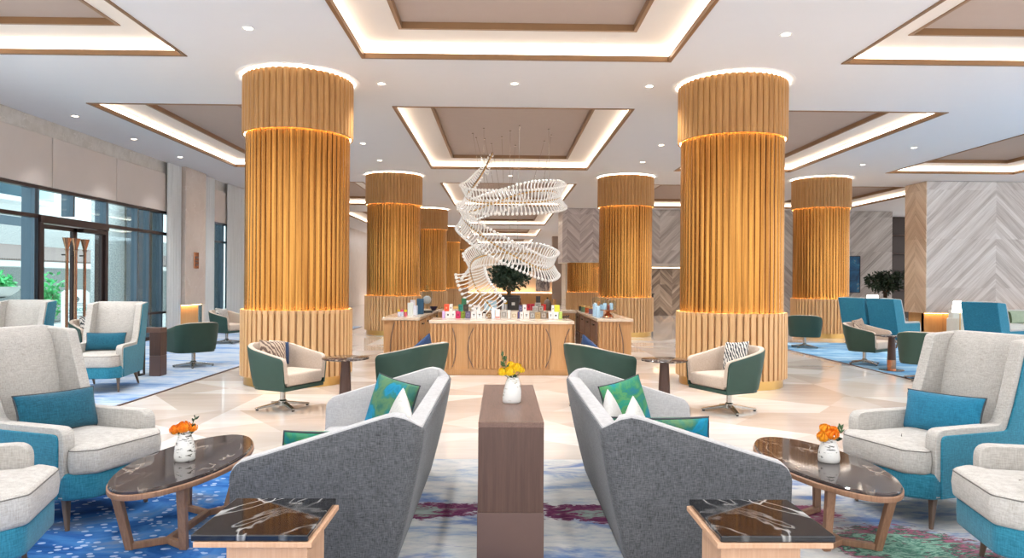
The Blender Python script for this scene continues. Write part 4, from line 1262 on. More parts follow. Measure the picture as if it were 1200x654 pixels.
sprig('dark leaf sprig under the amber blooms on the right table', nk, [(.02, -.03, .045), (.045, -.045, .05)], .038, 'leaf_dark', 5, 8)
vx, vy, vz = .065, 4.27, .76
vase('white bottle vase with fine gold strokes on the narrow console', vase_mat('ceramic with gold strokes', 7.7, .44, '#8a7d4e'), vx, vy, vz, .98, .06)
nk = (vx, vy, vz + .11)
for k, (dx, dy, dz, R, w) in enumerate(((-.055, -.015, .190, .03, 'leftmost of the bunch'), (-.008, -.03, .195, .034, 'big one at the front of the bunch'), (.032, .0, .215, .032, 'upper right of the bunch'), (.058, .0, .20, .022, 'small one on the far right of the bunch'), (-.005, .02, .23, .024, 'small one at the top of the bunch'))):
    bloom('flower', 'yellow bloom in the console vase, ' + w, M['petal_yellow'], nk, (vx + dx, vy + dy, vz + dz), R, 20 + k, 'yellow blooms in the console vase')
sprig('grey green leaf sprig rising left of the yellow blooms', nk, [(-.03, 0, .09), (-.06, .0, .165)], .042, 'leaf', 8, 4)
sprig('dark leaves under the yellow blooms', nk, [(.0, -.03, .045), (.01, -.05, .05)], .04, 'leaf_dark', 6, 6)

# ------------------------------------------------------------------ tea counters
CT = .87                                                     # counter height
def fluted_front(x0, x1, z0, z1, y, ovals, parent):
    """vertical fins filling leaf-shaped ovals on a front that looks towards -Y"""
    m = MB()
    runs = []
    for cx, cz, rx, rz in ovals:
        n = int(2 * rx / .06)
        for k in range(n):
            x = cx - rx + (k + .5) * 2 * rx / n
            if x < x0 + .01 or x > x1 - .01: continue
            hz = rz * math.sqrt(max(0, 1 - ((x - cx) / rx) ** 2))
            a, b = max(z0, cz - hz), min(z1, cz + hz)
            if b - a < .03: continue
            m.prism_z([(x - .017, y), (x - .014, y - .032), (x + .014, y - .032), (x + .017, y)], a, b)
        pts = []
        for k in range(49):
            t = 2 * PI * k / 48
            X, Z = cx + rx * math.cos(t), cz + rz * math.sin(t)
            pts.append((min(max(X, x0 + .004), x1 - .004), y - .034, min(max(Z, z0), z1)))
        run = []
        for p in pts:                                           # the outline only where it runs inside the panel
            inside = x0 + .006 < p[0] < x1 - .006 and z0 + .002 < p[2] < z1 - .002
            if inside: run.append(p)
            elif len(run) > 1: runs.append(run); run = []
            else: run = []
        if len(run) > 1: runs.append(run)
    o = m.build('fluted_panel', M['oak_counter'], parent)
    for run in runs: MB().tube(run, .009, 6).build('oval_outline', M['leg_wood'], o)
def make_counter(label, x0, x1, y0, y1, ovals, side=None, joints=()):
    cx, cy = (x0 + x1) / 2, (y0 + y1) / 2
    r = empty('tea_counter', (cx, cy, 0)); tag(r, label, 'counter', 'oak tea counters')
    a, b, c, d = x0 - cx, x1 - cx, y0 - cy, y1 - cy
    m = MB(); m.box(a + .02, b - .02, c + .02, d - .02, .0, CT - .05); body = m.build('body', M['oak_counter'], r, bevel=.003)
    if joints:
        m = MB()
        for j in joints: m.box(j - cx - .003, j - cx + .003, c + .014, c + .03, .1, CT - .05)
        m.build('door_joint', M['leg_wood'], body)
    m = MB()
    n = int((b - a - .06) / .03)
    for k in range(n):
        x = a + .03 + (b - a - .06) * (k + .5) / n
        m.box(x - .012, x + .012, c + .004, c + .03, .012, .095)
    m.build('plinth_slats', M['oak_counter'], r)
    fluted_front(a + .02, b - .02, .11, CT - .055, c + .02, [(o[0] - cx, o[1], o[2], o[3]) for o in ovals], r)
    if side:
        xs = b - .02 if side > 0 else a + .02
        n = max(1, int((d - c) / .85))
        for k in range(n):
            ya, yb_ = c + .08 + (d - c - .16) * k / n, c + .08 + (d - c - .16) * (k + 1) / n
            for za, zb in ((.12, .44), (.46, .80)):
                m = MB(); m.box(min(xs, xs + side * .022), max(xs, xs + side * .022), ya + .05, yb_ - .05, za, zb); dr = m.build('drawer', M['walnut_top'] if side < 0 else M['oak_counter'], r, bevel=.003)
                m = MB(); ym = (ya + yb_) / 2; m.box(min(xs + side * .02, xs + side * .05), max(xs + side * .02, xs + side * .05), ym - .12, ym + .12, zb - .07, zb - .05); m.build('handle', M['dark_metal'], dr)
    m = MB(); m.box(x0 - .01, x1 + .01, y0 - .01, y1 + .01, CT - .05, CT)
    w = m.build('worktop', M['counter_stone'], bevel=.006)
    return w
tag(make_counter('wide oak tea counter with fluted oval front, facing the lounge', -1.14, 1.15, 11.12, 12.0, [(.13, .44, .66, .62), (-1.14, .44, .42, .62), (1.62, .44, .62, .62)], None, (-.52, .76)), 'marble worktop of the wide front tea counter', 'worktop', 'marble worktops')
tag(make_counter('oak side tea counter on the left, end towards the lounge', -2.02, -1.40, 11.9, 15.6, [(-1.55, .30, .33, .8)], 1), 'marble worktop of the left side tea counter', 'worktop', 'marble worktops')
tag(make_counter('oak side tea counter on the right, end towards the lounge', 1.64, 2.24, 11.9, 15.6, [(1.68, .30, .40, .8)], -1), 'marble worktop of the right side tea counter', 'worktop', 'marble worktops')
tag(make_counter('rear oak tea counter closing the square behind the boxes', -1.36, 1.60, 15.0, 15.75, [(.1, .44, .7, .62)]), 'marble worktop of the rear tea counter', 'worktop', 'marble worktops')

# ---- boxes of tea
def tea_box(x0, x1, z0, z1, Y, col, label, mark=None, depth=.09, name='tea_box', group='tea boxes on the counters', rough=.45):
    cx = (x0 + x1) / 2
    r = empty(name, (cx, Y, z0)); tag(r, label, 'box', group)
    w = (x1 - x0) / 2 - .002
    m = MB(); m.box(-w, w, -depth / 2, depth / 2, 0, z1 - z0 - .022); m.build('box_body', colour(col, rough), r, bevel=.003)
    m = MB(); m.box(-w - .001, w + .001, -depth / 2 - .001, depth / 2 + .001, z1 - z0 - .021, z1 - z0); m.build('lid', colour(col, rough), r, bevel=.003)
    if mark:
        m = MB(); h = z1 - z0
        kind, mc = mark
        y = -depth / 2
        if kind == 'bar': m.box(-w * .3, w * .3, y - .003, y, h * .38, h * .62)
        elif kind == 'tee': m.box(-w * .4, w * .4, y - .003, y, h * .55, h * .64); m.box(-w * .12, w * .12, y - .003, y, h * .3, h * .56)
        elif kind == 'frame': m.box(-w * .6, w * .6, y - .003, y, h * .25, h * .3); m.box(-w * .6, w * .6, y - .003, y, h * .68, h * .73); m.box(-w * .6, -w * .45, y - .003, y, h * .3, h * .68); m.box(w * .45, w * .6, y - .003, y, h * .3, h * .68)
        elif kind == 'base': m.box(-w * .9, w * .9, y - .003, y, h * .06, h * .22)
        m.build('label_mark', colour(mc), r)
    return r
SF = 11.72 / 820.
def bx(px0, px1, lv, h, col, label, mark=None, Y=11.78, depth=.1, zb=None):
    x0, x1 = (px0 - 588.) * SF, (px1 - 588.) * SF
    z0 = CT + .0005 + (zb if zb is not None else lv)
    return tea_box(x0, x1, z0, z0 + h, Y, col, label, mark, depth)
A = .117
front = [
 (518.3, 521.7, 0, A, '#d9b8e6', 'lilac box, leftmost of the bottom row on the wide counter', None),
 (522, 528.4, 0, A, '#eae6e0', 'cream box with a dark mark, just right of the lilac box', ('bar', '#3a3a3a')),
 (528.6, 534, 0, A, '#efe9e1', 'cream box with a thin mark, just left of the crimson box', ('tee', '#3a3a3a')),
 (534.4, 540, 0, A, '#c0285a', 'crimson box in the bottom row under the teal box', ('bar', '#6a1030')),
 (540.3, 545.2, 0, A, '#7d8a24', 'olive green box in the bottom row beside the crimson box', ('frame', '#3c4410')),
 (545.5, 551.6, 0, A, '#5d5570', 'slate purple box in the bottom row beside the olive box', ('frame', '#8f88a0')),
 (552.2, 558.8, 0, A, '#ece7e2', 'cream box with a dark letter mark, right of the slate purple box', ('tee', '#3a3a3a')),
 (559, 565.4, 0, A, '#ece7e2', 'cream box with a dark letter mark, left of the small striped jar', ('tee', '#3a3a3a')),
 (571.4, 575.8, 0, .10, '#7b5a36', 'small brown box under the tip of the glass chandelier', ('frame', '#e0d2b4')),
 (576.2, 580.2, 0, .18, '#d6e2ee', 'tall pale blue slim box under the chandelier tip', None),
 (580.6, 586.2, 0, .155, '#efe8e2', 'tall white box with a pink foot label', ('base', '#d08a80')),
 (586.6, 594.8, 0, .14, '#b4aca2', 'taupe patterned box, right of the pink labelled box', ('frame', '#6a6560')),
 (595.2, 598.8, 0, .14, '#e6e0d8', 'slim white box right of the taupe patterned box', None),
 (599.3, 606.4, 0, .11, '#dccdb4', 'cream and gold box below the big black box', ('frame', '#a5763c')),
 (607, 609.2, 0, .115, '#4d4470', 'slim violet box in the bottom row', None),
 (609.6, 613.6, 0, A, '#ece6df', 'slim white box with a mark, right of the violet one', ('tee', '#4a4a4a')),
 (614, 620.6, 0, A, '#e9e2da', 'white box with a mark, left of the grey patterned boxes', ('tee', '#4a4a4a')),
 (621.3, 627.2, 0, A, '#8f8a85', 'grey patterned box, left one of the patterned pile', ('frame', '#d8d4cf')),
 (627.5, 633.8, 0, .105, '#b99a6a', 'tan patterned box, bottom middle of the patterned pile', ('frame', '#6a5330')),
 (634.1, 641, 0, A, '#86786c', 'brown patterned box, bottom right of the patterned pile', ('frame', '#d0c4b8')),
 (643.2, 648.4, 0, A, '#f0ece6', 'white box with a mark, left one under the yellow box', ('tee', '#3a3a3a')),
 (648.7, 655, 0, A, '#f2efe9', 'white box with a dark mark, right one under the yellow box', ('bar', '#3a3a3a')),
 (655.3, 659.4, 0, A, '#b9cf6a', 'lime box, rightmost of the bottom row', None),
 (520.6, 526.4, A, A, '#f0502c', 'bright orange red box on top at the left end', ('bar', '#f49a78')),
 (526.7, 530.4, A, A, '#f0e6da', 'slim cream box beside the orange red one', ('bar', '#6a4030')),
 (537.4, 543, A, A, '#1f7a68', 'teal green box in the second row on the left', ('frame', '#0f4a40')),
 (543.3, 549, A, A, '#3a2e22', 'dark brown box in the second row beside the teal box', ('bar', '#5a4a34')),
 (555, 563, A, .10, '#e6dfd8', 'white box with a mark standing on two cream boxes', ('tee', '#3a3a3a')),
 (608.2, 612.6, A, .11, '#3f3b58', 'dark violet box with pale mark on the second row', ('frame', '#b8b4cc')),
 (613, 617.4, A, .12, '#e9e2dc', 'slim white box beside the dark violet box', ('bar', '#5a5a5a')),
 (624.4, 630.6, A, .09, '#a59c92', 'grey patterned box, left one on top of the patterned pile', ('frame', '#6f6860')),
 (630.9, 637.4, A, .10, '#7d6f62', 'brown patterned box, right one on top of the patterned pile', ('frame', '#c9bdb0')),
 (646.8, 649.9, A, .11, '#f0ece4', 'slim white box beside the yellow box', ('bar', '#5a5a5a')),
 (650.2, 656.4, A, .115, '#d3cf3c', 'yellow box, topmost at the right end', None),
 (541, 546.6, 2 * A, .10, '#2c6a44', 'dark green box, topmost on the left pyramid', ('frame', '#1a4028')),
]
for a in front: bx(*a[:5], a[5], a[6])
rear = [
 (567.5, 582.5, .0, .20, '#b9dcec', 'pale blue box on the rear counter behind the chandelier tip', None),
 (595.2, 608.2, .0, .27, '#2a2622', 'big black box with a small white emblem on the rear counter', ('bar', '#e8e4dc')),
 (617.6, 622, .0, .135, '#d0203a', 'red box on the rear counter, leftmost red one', ('bar', '#7a1020')),
 (622.3, 626.6, .0, .135, '#c81a3c', 'red box on the rear counter, middle red one', ('bar', '#f0a0a8')),
 (634.6, 640.2, .0, .13, '#e0241e', 'scarlet box on the rear counter, rightmost red one', None),
 (627.4, 634.2, .0, .165, '#c9c4bd', 'white and grey patterned box between the red boxes', ('frame', '#55504a')),
 (628.4, 633.6, .1655, .14, '#3a3430', 'dark bag shaped box standing on the patterned box', None),
 (647.6, 652.2, .0, .24, '#a87a4a', 'brown paper box at the right end of the rear counter', None),
 (550.0, 554.6, .0, .12, '#c8b49a', 'tan box on the rear counter at the left', None),
]
SR = 15.2 / 820.
for px0, px1, zb, h, col, lab, mk in rear:
    z0 = CT + .0005 + zb
    tea_box((px0 - 588.) * SR, (px1 - 588.) * SR, z0, z0 + h, 15.28, col, lab, mk, .12, 'gift_box', 'boxes on the rear counter')
def bottle(name, label, x, y, z, prof, mat, capmat=None, cap=None, cat='jar', group=None):
    r = empty(name, (x, y, z)); tag(r, label, cat, group)
    m = MB(); m.lathe(prof, 20); m.build('body', mat, r, smooth=40)
    if cap: m = MB(); m.lathe(cap, 20); m.build('lid', capmat, r, smooth=40)
    return r
bottle('bottle', 'dark brown bottle left of the big black box', (585.5 - 588) * SR, 15.3, CT, [(.035, 0), (.035, .12), (.014, .16), (.014, .2)], colour('#4a2c1c', .2), M['brass'], [(.016, .2), (.016, .22)], 'bottle')
bottle('bottle', 'white bottle left of the big black box', (589.6 - 588) * SR, 15.3, CT, [(.03, 0), (.03, .12), (.012, .15)], M['white'], M['black'], [(.014, .15), (.014, .17)], 'bottle')
bottle('bottle', 'white bottle with a yellow top beside the big black box', (593.4 - 588) * SR, 15.3, CT, [(.03, 0), (.03, .13)], M['white'], colour('#e2b41e'), [(.031, .13), (.031, .2)], 'bottle')
bottle('bottle', 'slim brown bottle right of the big black box', (610.2 - 588) * SR, 15.3, CT, [(.03, 0), (.03, .14), (.012, .19), (.012, .24)], colour('#5a3420', .2), M['dark_metal'], [(.014, .24), (.014, .26)], 'bottle')
cl = empty('cloche', ((642.2 - 588) * SR, 15.35, CT)); tag(cl, 'dark woven dome with knob on the rear counter', 'cloche')
m = MB(); m.lathe([(.085, 0), (.09, .08), (.08, .16), (.05, .22), (.012, .245)], 24); m.build('dome', colour('#6a5a4e'), cl, smooth=40)
m = MB(); m.sphere((0, 0, .262), .02); m.build('knob', M['dark_metal'], cl, smooth=60)
bottle('jar', 'small dark striped jar in the bottom row beside the brown box', (568 - 588) * SF, 11.78, CT, [(.026, 0), (.026, .085)], colour('#e2dcd4'), M['dark_metal'], [(.027, .085), (.027, .11)])
for k, (px, h, w) in enumerate(((660.6, .045, 'left'), (663.6, .055, 'middle'), (666.4, .06, 'right'))):
    r = empty('figurine', ((px - 588) * SF, 11.8, CT)); tag(r, 'tiny dark animal figurine at the right end of the wide counter, %s one' % w, 'figurine', 'dark figurines')
    m = MB(); m.box(-.016, .016, -.01, .01, h * .45, h * .8); 
    for sx in (-.012, .012): m.box(sx - .004, sx + .004, -.008, .008, 0, h * .46)
    m.build('body', M['black'], r, bevel=.003)
    m = MB(); m.box(.01, .024, -.006, .006, h * .7, h * 1.15); m.build('head', M['black'], r, bevel=.003)

# left side counter goods
def LX(px, Y): return (px - 588.) / 820. * Y
for px, c1, c2, w in ((468.2, '#d8d3e4', '#e8c21e', 'grey lilac one with a yellow lid'), (471.6, '#d0d8ea', '#e0447a', 'pale blue one with a pink lid'), (475.8, '#c85a6a', '#e8d21e', 'rose one with a yellow lid')):
    bottle('candy_jar', 'small colourful jar on the left counter, ' + w, LX(px, 12.3), 12.3, CT, [(.026, 0), (.028, .01), (.028, .08)], colour(c1), colour(c2), [(.03, .08), (.03, .115)], 'jar', 'colourful jars on the left counter')
tea_box(LX(478.3, 12.5), LX(484.6, 12.5), CT, CT + .23, 12.5, '#d9ddd6', 'tall white box on the left counter, front one beside the jars', None, .1, 'gift_box', 'boxes on the left counter')
tea_box(LX(485, 12.8), LX(489.6, 12.8), CT, CT + .17, 12.8, '#e6e6f0', 'white box on the left counter between the tall white and dark blue boxes', None, .14, 'gift_box', 'boxes on the left counter')
tea_box(LX(489.4, 13.2), LX(497.4, 13.2), CT, CT + .29, 13.15, '#1d4a66', 'tall dark blue box on the left counter', None, .09, 'gift_box', 'boxes on the left counter')
tea_box(LX(481.5, 13.6), LX(486.8, 13.6), CT, CT + .25, 13.6, '#e9e4ea', 'pale lilac white box behind the tall white one on the left counter', None, .1, 'gift_box', 'boxes on the left counter')
uj = empty('glass_urn', (LX(500.8, 14.2), 14.2, CT)); tag(uj, 'tall footed glass urn with pointed lid on the left counter', 'urn')
m = MB(); m.lathe([(.07, 0), (.07, .02), (.02, .05), (.02, .09), (.09, .17), (.11, .30), (.1, .36)], 28); m.build('bowl', M['clear'], uj, smooth=40)
m = MB(); m.lathe([(.105, .36), (.09, .41), (.03, .45), (.012, .47), (.025, .50), (.008, .55)], 24); m.build('lid', M['clear'], uj, smooth=40)
m = MB(); m.sphere((0, 0, .24), .085, 14, 8); m.build('sweets', colour('#cfc8c4'), uj, smooth=60)
bw = empty('bowl', (LX(508.4, 14.8), 14.8, CT)); tag(bw, 'small dark violet bowl at the far end of the left counter', 'bowl')
m = MB(); m.lathe([(.04, 0), (.075, .05), (.085, .085), (.078, .085), (.06, .04), (.03, .015)], 24); m.build('bowl_body', colour('#231a30', .2), bw, smooth=40)
tr = empty('tray', (LX(501, 13.75), 13.75, CT)); tag(tr, 'flat dark tray in front of the glass urn', 'tray')
m = MB(); m.box(-.11, .11, -.1, .1, 0, .02); m.build('tray_base', M['black'], tr, bevel=.004)
m = MB(); m.box(-.115, .115, -.105, -.095, .01, .035); m.box(-.115, .115, .095, .105, .01, .035); m.build('tray_rim', M['black'], tr)

# right side counter: cake stands under glass, canisters
def cake_stand(label, x, y, s, hgt):
    r = empty('cake_stand', (x, y, CT)); tag(r, label, 'cake stand', 'copper cake stands')
    m = MB(); m.lathe([(.10 * s, 0), (.095 * s, .02), (.05 * s, .07), (.03 * s, hgt * .55), (.06 * s, hgt - .02)], 28); m.build('copper_foot', M['copper'], r, smooth=40)
    m = MB(); m.lathe([(.06 * s, hgt - .02), (.155 * s, hgt - .012), (.16 * s, hgt), (.15 * s, hgt + .004)], 36); m.build('plate', M['copper'], r, smooth=40)
    m = MB(); m.lathe([(.14 * s, hgt + .005), (.142 * s, hgt + .12), (.13 * s, hgt + .16), (.05 * s, hgt + .178)], 36, cap0=False); dm = m.build('glass_dome', M['clear'], r, smooth=40)
    m = MB(); m.sphere((0, 0, hgt + .195), .016 * s); m.build('knob', M['copper'], dm, smooth=60)
    return r
cake_stand('copper cake stand with glass dome, front one on the right counter', LX(713, 12.35), 12.35, 1.0, .135)
cake_stand('copper cake stand with glass dome, second one on the right counter', LX(702.5, 13.1), 13.1, .95, .17)
for px, Y, z, w in ((709.4, 12.35, .1395, 'left on the front cake stand'), (716.8, 12.35, .1395, 'right on the front cake stand')):
    bottle('canister', 'pale blue glass canister, ' + w, LX(px, Y), Y, CT + z, [(.032, 0), (.034, .1), (.03, .11)], colour('#c2dae8', .15), M['chrome'], [(.026, .11), (.026, .125)], 'canister', 'pale blue canisters')
tea_box(LX(711.6, 12.35), LX(714.8, 12.35), CT + .1395, CT + .225, 12.33, '#a5523a', 'small russet cake box under the front glass dome', None, .045, 'cake_box', 'cakes under the domes')
tea_box(LX(700.6, 13.1), LX(704.6, 13.1), CT + .1745, CT + .26, 13.1, '#d98a4a', 'small orange cake box under the second glass dome', None, .06, 'cake_box', 'cakes under the domes')
for px, Y, hh, w in ((697.6, 12.75, .22, 'nearest the second cake stand'), (701.2, 12.3, .19, 'in front of the second cake stand'), (705.0, 12.6, .2, 'between the two cake stands')):
    bottle('canister', 'tall pale blue canister on the right counter, ' + w, LX(px, Y), Y, CT, [(.036, 0), (.04, .02), (.04, hh), (.034, hh + .01)], colour('#b4d2e6', .15), M['chrome'], [(.032, hh + .01), (.032, hh + .03)], 'canister', 'tall canisters on the right counter')
for px, Y, c, w in ((684, 14.6, '#5a7050', 'green'), (688.6, 14.2, '#b0502c', 'rust red'), (693.2, 13.7, '#6a5a70', 'grey violet'), (681.2, 15.1, '#3c3a38', 'black')):
    bottle('spice_jar', 'small %s jar in the row at the far end of the right counter' % w, LX(px, Y), Y, CT, [(.045, 0), (.048, .02), (.048, .1)], colour(c, .25), M['brass'], [(.046, .1), (.046, .13)], 'jar', 'jars at the far end of the right counter')

# ---- glass rod chandelier
ch = empty('chandelier', (.1, 14.3, H)); tag(ch, 'spiralling chandelier of white glass rods hung over the tea counters', 'chandelier')
def at(px, py, Y):
    q = P(px, py, 3.0) if py < 325 else P(px, py, .3)
    k = Y / q[1]
    return Vector((q[0] * k, Y, 1.5 + (q[2] - 1.5) * k))
ctrl = [(577, 180, 14.6), (566, 202, 14.4), (553, 221, 14.0), (546, 231, 13.75), (560, 237, 13.45), (600, 238, 13.25), (638, 236, 13.45), (656, 231, 14.0), (646, 224, 14.7),
        (615, 226, 15.0), (585, 236, 15.05), (558, 246, 14.7), (542, 253, 14.2), (553, 267, 13.75), (580, 287, 13.45), (610, 304, 13.45), (637, 316, 13.75), (648, 309, 14.3),
        (630, 299, 14.85), (600, 297, 14.95), (570, 299, 14.7), (553, 307, 14.2), (552, 322, 13.9), (560, 341, 13.75), (579, 364, 13.8)]
cp = [at(*c) for c in ctrl]
def catmull(p0, p1, p2, p3, t):
    return .5 * ((2 * p1) + (p2 - p0) * t + (2 * p0 - 5 * p1 + 4 * p2 - p3) * t * t + (3 * p1 - p0 - 3 * p2 + p3) * t ** 3)
spine = []
for i in range(len(cp) - 1):
    a, b, c, d = cp[max(i - 1, 0)], cp[i], cp[i + 1], cp[min(i + 2, len(cp) - 1)]
    for k in range(20): spine.append(catmull(a, b, c, d, k / 20))
spine.append(cp[-1])
base = Vector(ch.location)
m = MB(); m.tube([tuple(p - base) for p in spine[::4]], .016, 8); m.build('brass_spine', M['brass'], ch, smooth=60)
m = MB(); m.tube([tuple(p - base + Vector((0, 0, .03))) for p in spine[::4]], .007, 6); m.build('wire_rail', M['chrome'], ch, smooth=60)
# one rod, reused: grows along +Z from a thin foot to a ball
m = MB()
m.tube([(0, 0, 0), (.02, 0, .25), (.03, 0, .55), (.02, 0, .92)], .0, 7, rr=[.015, .013, .012, .014])
m.sphere((.018, 0, .93), .033, 10, 6, 3.4)
rodp = m.build('glass_rod', M['rod'], None, smooth=60)
rods = []
acc = 0; step = .072; nxt = .03
cen = sum(cp, Vector()) / len(cp)
for i in range(1, len(spine)):
    seg = spine[i] - spine[i - 1]; L0 = seg.length
    while acc + L0 >= nxt:
        p = spine[i - 1] + seg * ((nxt - acc) / L0); t = seg.normalized()
        f = i / len(spine)
        out = Vector((p.x - .1, p.y - 14.25, 0))
        out = (out - t * out.dot(t))
        if out.length < .05: out = Vector((0, -1, 0)).cross(t)
        out.normalize()
        upv = Vector((0, 0, 1)) - t * t.z
        if upv.length < .15: upv = out.copy()
        upv.normalize()
        L = .27 if f > .13 else .03 + .27 * f / .13
        if f > .88: L = .32
        for sgn in (1, -1):
            if abs(t.z) > .75: d = t.cross(Vector((0, 1, 0))).normalized() * sgn * (.95) + out * .25
            else: d = upv * sgn * .9 + out * (.42 if sgn > 0 else .5)
            rods.append((p - base, d.normalized(), L, t))
        nxt += step
    acc += L0
rods.sort(key=lambda r: r[0].y)
def rod_matrix(p, d, L, t):
    z = d; x = (t - z * t.dot(z)).normalized(); y = z.cross(x)
    R = Matrix((x, y, z)).transposed().to_4x4()
    return Matrix.Translation(p) @ R @ Matrix.Diagonal((1, 1, L, 1))
# keep the ball round: the rod is stretched only in length by building three lengths
rest = MB()
for k, (p, d, L, t) in enumerate(rods):
    mt = rod_matrix(p, d, L, t)
    if k < 98:
        o = rodp if k == 0 else rodp.copy()
        if k: COL.objects.link(o)
        o.parent = ch; o.matrix_local = mt
    else:
        rest.add([mt @ v.co for v in rodp.data.vertices], [list(q.vertices) for q in rodp.data.polygons])
o = rest.build('glass_rods', M['rod'], ch, smooth=60, fix=False); o['kind'] = 'stuff'
for px, py in ((554, 156), (558, 161), (567, 150), (568, 162), (576, 168), (598, 153), (604, 170), (609, 147), (638, 165), (643, 151), (646, 158), (588, 160)):
    q = P(px, py, 4.71)
    best = min(spine, key=lambda s: (s.x - q[0]) ** 2 + (s.y - q[1]) ** 2)
    m = MB(); m.tube([(q[0] - base.x, q[1] - base.y, 4.712 - base.z), tuple(best - base)], .003, 5); w = m.build('suspension_wire', M['chrome'], ch)
    m = MB(); m.lathe([(.02, -.01), (.02, .012)], 10); cc = m.build('ceiling_cup', M['chrome'], w); cc.location = (q[0] - base.x, q[1] - base.y, 4.698 - base.z)

# ---- plants
def tree(name, label, x, y, pot_h, pot_r, crown_z, rx, rz_, n, seed, mat='leaf_dark', potmat=None):
    rnd = random.Random(seed)
    r = empty(name, (x, y, 0)); tag(r, label, 'plant')
    m = MB(); m.lathe([(pot_r * .75, 0), (pot_r, pot_h), (pot_r * .92, pot_h), (pot_r * .85, pot_h - .06)], 28); m.build('pot', potmat or M['black'], r, smooth=40)
    m = MB()
    tips = []
    for k in range(9):
        a = 2 * PI * k / 9 + rnd.uniform(-.3, .3); q = rx * rnd.uniform(.35, .8)
        tip = (q * math.cos(a), q * math.sin(a), crown_z + rz_ * rnd.uniform(-.5, .7)); tips.append(tip)
        m.tube([(.03 * math.cos(a), .03 * math.sin(a), pot_h - .08), (.06 * math.cos(a), .06 * math.sin(a), crown_z - rz_ * .8), tip], .016, 6, rr=[.022, .016, .006])
    m.build('trunk', M['bark'], r, smooth=60)
    m = MB()
    leaf_cloud(m, n, (0, 0, crown_z), rx, rx, rz_, .13, rnd, .25)
    for tp in tips: leaf_cloud(m, int(n / 14), tp, rx * .42, rx * .42, rz_ * .42, .13, rnd, .1)
    m.build('foliage', M[mat], r, fix=False)
    return r
tree('potted_tree', 'leafy dark green tree in a tall black pot behind the tea counters', .20, 18.6, 1.12, .30, 1.68, .56, .42, 1500, 21)
tree('potted_tree', 'spreading leafy plant between the grey marble wall and the marble block', 13.05, 23.6, .9, .24, 1.55, .62, .40, 1100, 22)

# ---- right rear lounge
bq = empty('banquette', (13.6, 18.85, .0)); tag(bq, 'long off white banquette sofa against the marble block', 'sofa')
m = MB(); m.box(-1.25, 4.0, -.38, .25, .08, .30); m.build('base', M['white_fabric'], bq, bevel=.02)
for k in range(3): puff(round_poly([(-1.22 + k * 1.72, .15), (-1.22 + k * 1.72, -.42), (.47 + k * 1.72, -.42), (.47 + k * 1.72, .15)], .04, 4), .29, .45, .04, .015).build('seat_cushion', M['white_fabric'], bq, smooth=60)
m = MB(); m.box(-1.25, 4.0, .12, .34, .08, .82); m.build('backrest', M['white_fabric'], bq, bevel=.04, seg=3)
m = MB(); m.box(-1.3, -1.1, -.38, .34, .08, .58); m.build('armrest', M['white_fabric'], bq, bevel=.04, seg=3)
for x in (-1.15, 3.9):
    m = MB(); m.lathe([(.025, 0), (.03, .09)], 12, x, -.3); m.build('leg', M['leg_wood'], bq)
for dx, mt, w, h, lab in ((-.62, 'orange_leather', .44, .44, 'tan leather cushion on the white banquette, left one'), (-.18, 'orange_leather', .46, .46, 'tan leather cushion on the white banquette, right one'),
                          (.16, 'dark_green', .36, .34, 'olive cushion on the banquette beside the tan ones'), (.52, 'sage', .62, .36, 'pale sage cushion on the white banquette')):
    pillow(lab, mt, w, h, .15, (13.6 + dx, 18.9), 0, (0, 0, .45 + h / 2 - .01), .2, 0, edge=None)
def lamp(label, x, y, top):
    r = empty('floor_lamp', (x, y, 0)); tag(r, label, 'lamp')
    m = MB(); m.lathe([(.13, 0), (.13, .015), (.02, .03)], 24); m.build('base', M['brass'], r, smooth=40)
    m = MB(); m.lathe([(.011, .02), (.011, top - .2)], 12); m.build('pole', M['brass'], r, smooth=40)
    m = MB(); m.lathe([(.16, top - .24), (.13, top), (.128, top), (.158, top - .24)], 28, cap0=False, cap1=False); m.build('lamp_shade', M['lamp_on'], r, smooth=40)
lamp('lit white lamp shade peeking above the pair of teal wing chairs', 9.72, 18.2, 1.20)
lamp('lit white lamp shade behind the single teal wing chair', 9.99, 15.1, 1.13)
tb = empty('side_table', (10.75, 20.95, .0)); tag(tb, 'low grey table under the tan box and flower vase by the far right column', 'table')
m = MB(); m.box(-.42, .5, -.25, .25, .53, .58); m.build('table_top', M['bronze'], tb, bevel=.005)
for x in (-.37, .45):
    for y in (-.2, .2):
        m = MB(); m.box(x - .02, x + .02, y - .02, y + .02, 0, .53); m.build('leg', M['dark_metal'], tb)
m = MB(); m.box(-.37, .45, -.01, .01, .1, .14); m.build('stretcher', M['dark_metal'], tb)
tbx = empty('leather_box', (10.80, 21.0, .5805)); tag(tbx, 'tan leather box on the low grey table', 'box')
m = MB(); m.box(-.17, .17, -.12, .12, 0, .24); m.build('box_body', M['orange_leather'], tbx, bevel=.01)
m = MB(); m.box(-.172, .172, -.122, .122, .241, .29); m.build('lid', M['orange_leather'], tbx, bevel=.012)
vb = bottle('vase', 'tiny white vase with yellow flowers before the tan leather box', 10.74, 20.78, .5805, [(.035, 0), (.04, .06), (.025, .13)], M['vase_plain'], None, None, 'vase')
bloom('flower', 'tiny yellow flower in the vase before the tan leather box', M['petal_yellow'], (10.74, 20.78, .65), (10.74, 20.76, .76), .05, 44, None)
pd = empty('pedestal', (6.55, 31.0, 0)); tag(pd, 'dark pedestal with a small bowl before the dark patterned wall', 'pedestal')
m = MB(); m.box(-.16, .16, -.16, .16, 0, .95); m.box(-.2, .2, -.2, .2, .95, 1.0); m.build('block', M['black'], pd, bevel=.01)
m = MB(); m.lathe([(.06, 1.0), (.14, 1.1), (.16, 1.22), (.03, 1.36)], 20); m.build('urn', M['black'], pd, smooth=40)

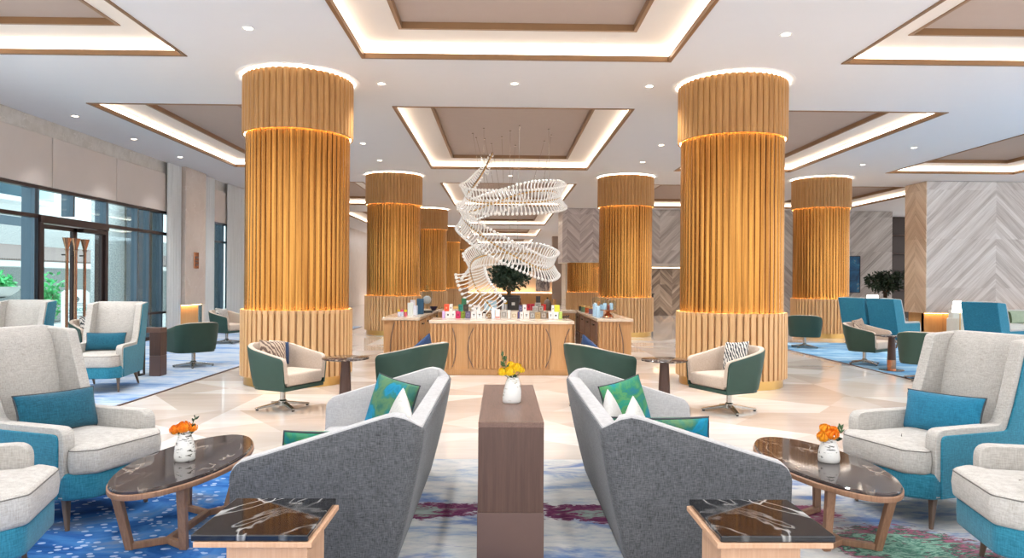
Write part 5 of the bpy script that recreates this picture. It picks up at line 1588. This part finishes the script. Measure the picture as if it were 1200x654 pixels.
# ------------------------------------------------------------------ light
w = bpy.data.worlds.new('World'); sc.world = w; w.use_nodes = True
bg = w.node_tree.nodes['Background']; bg.inputs[0].default_value = (.93, .97, 1.0, 1); bg.inputs[1].default_value = 1.8
def spot(x, y, z, power, size=110, blend=.6, col=(.93, .97, 1.0), r=.16):
    l = bpy.data.lights.new('downlight_or_fill_beam', 'SPOT'); l.energy = power; l.spot_size = rad(size); l.spot_blend = blend; l.color = col; l.shadow_soft_size = r
    o = bpy.data.objects.new('downlight_or_fill_beam', l); COL.objects.link(o); o.location = (x, y, z); return o
for x, y in spot_xy: spot(x, y, H - .03, 160 if x > -7 else 120, 110 if x > -7 else 84, .6 if x > -7 else 1.0)
for x in (-5.6, .18, 6.1, 11.0):                              # added fill spots without fixtures, in rows to brighten the hall
    for y in (1.0, 4.2, 7.6, 10.6, 15.2, 19.8, 24.5, 29, 34, 40, 46, 52, 58):
        if x in (-5.6, 11.0) and y > 34: continue
        if not (x == 11.0 and 18 < y < 25): spot(x + .9, y, H - .03, 170)
        spot(x - .9, y, H - .03, 170, 110 if x > -5 else 128, .6 if x > -5 else 1.0)

sl = bpy.data.lights.new('sun', 'SUN'); sl.energy = 4.5; sl.angle = rad(12); so = bpy.data.objects.new('sun', sl); COL.objects.link(so)
so.rotation_euler = Vector((-.28, .5, -.82)).to_track_quat('-Z', 'Y').to_euler()

# ------------------------------------------------------------------ camera
cam = bpy.data.cameras.new('camera'); co = bpy.data.objects.new('camera', cam); COL.objects.link(co)
cam.sensor_width = 36; cam.sensor_fit = 'HORIZONTAL'; cam.lens = 820. / 1200 * 36; cam.shift_y = 2.5 / 1200; cam.clip_end = 300
co.matrix_world = Matrix.Translation((0, 0, 1.5)) @ Matrix.Rotation(-math.atan(12 / 820.), 4, 'Z') @ Matrix.Rotation(PI / 2, 4, 'X') @ Matrix.Rotation(rad(.42), 4, 'Z')
sc.camera = co
vs = sc.view_settings
vs.view_transform = 'Standard'; vs.look = 'None'; vs.gamma = 1; vs.use_curve_mapping = False; vs.exposure = 0.6
sc.cycles.max_bounces = 8; sc.cycles.diffuse_bounces = 4; sc.cycles.glossy_bounces = 4; sc.cycles.transparent_max_bounces = 12; sc.cycles.caustics_reflective = False; sc.cycles.caustics_refractive = False
sc.cycles.sample_clamp_indirect = 4
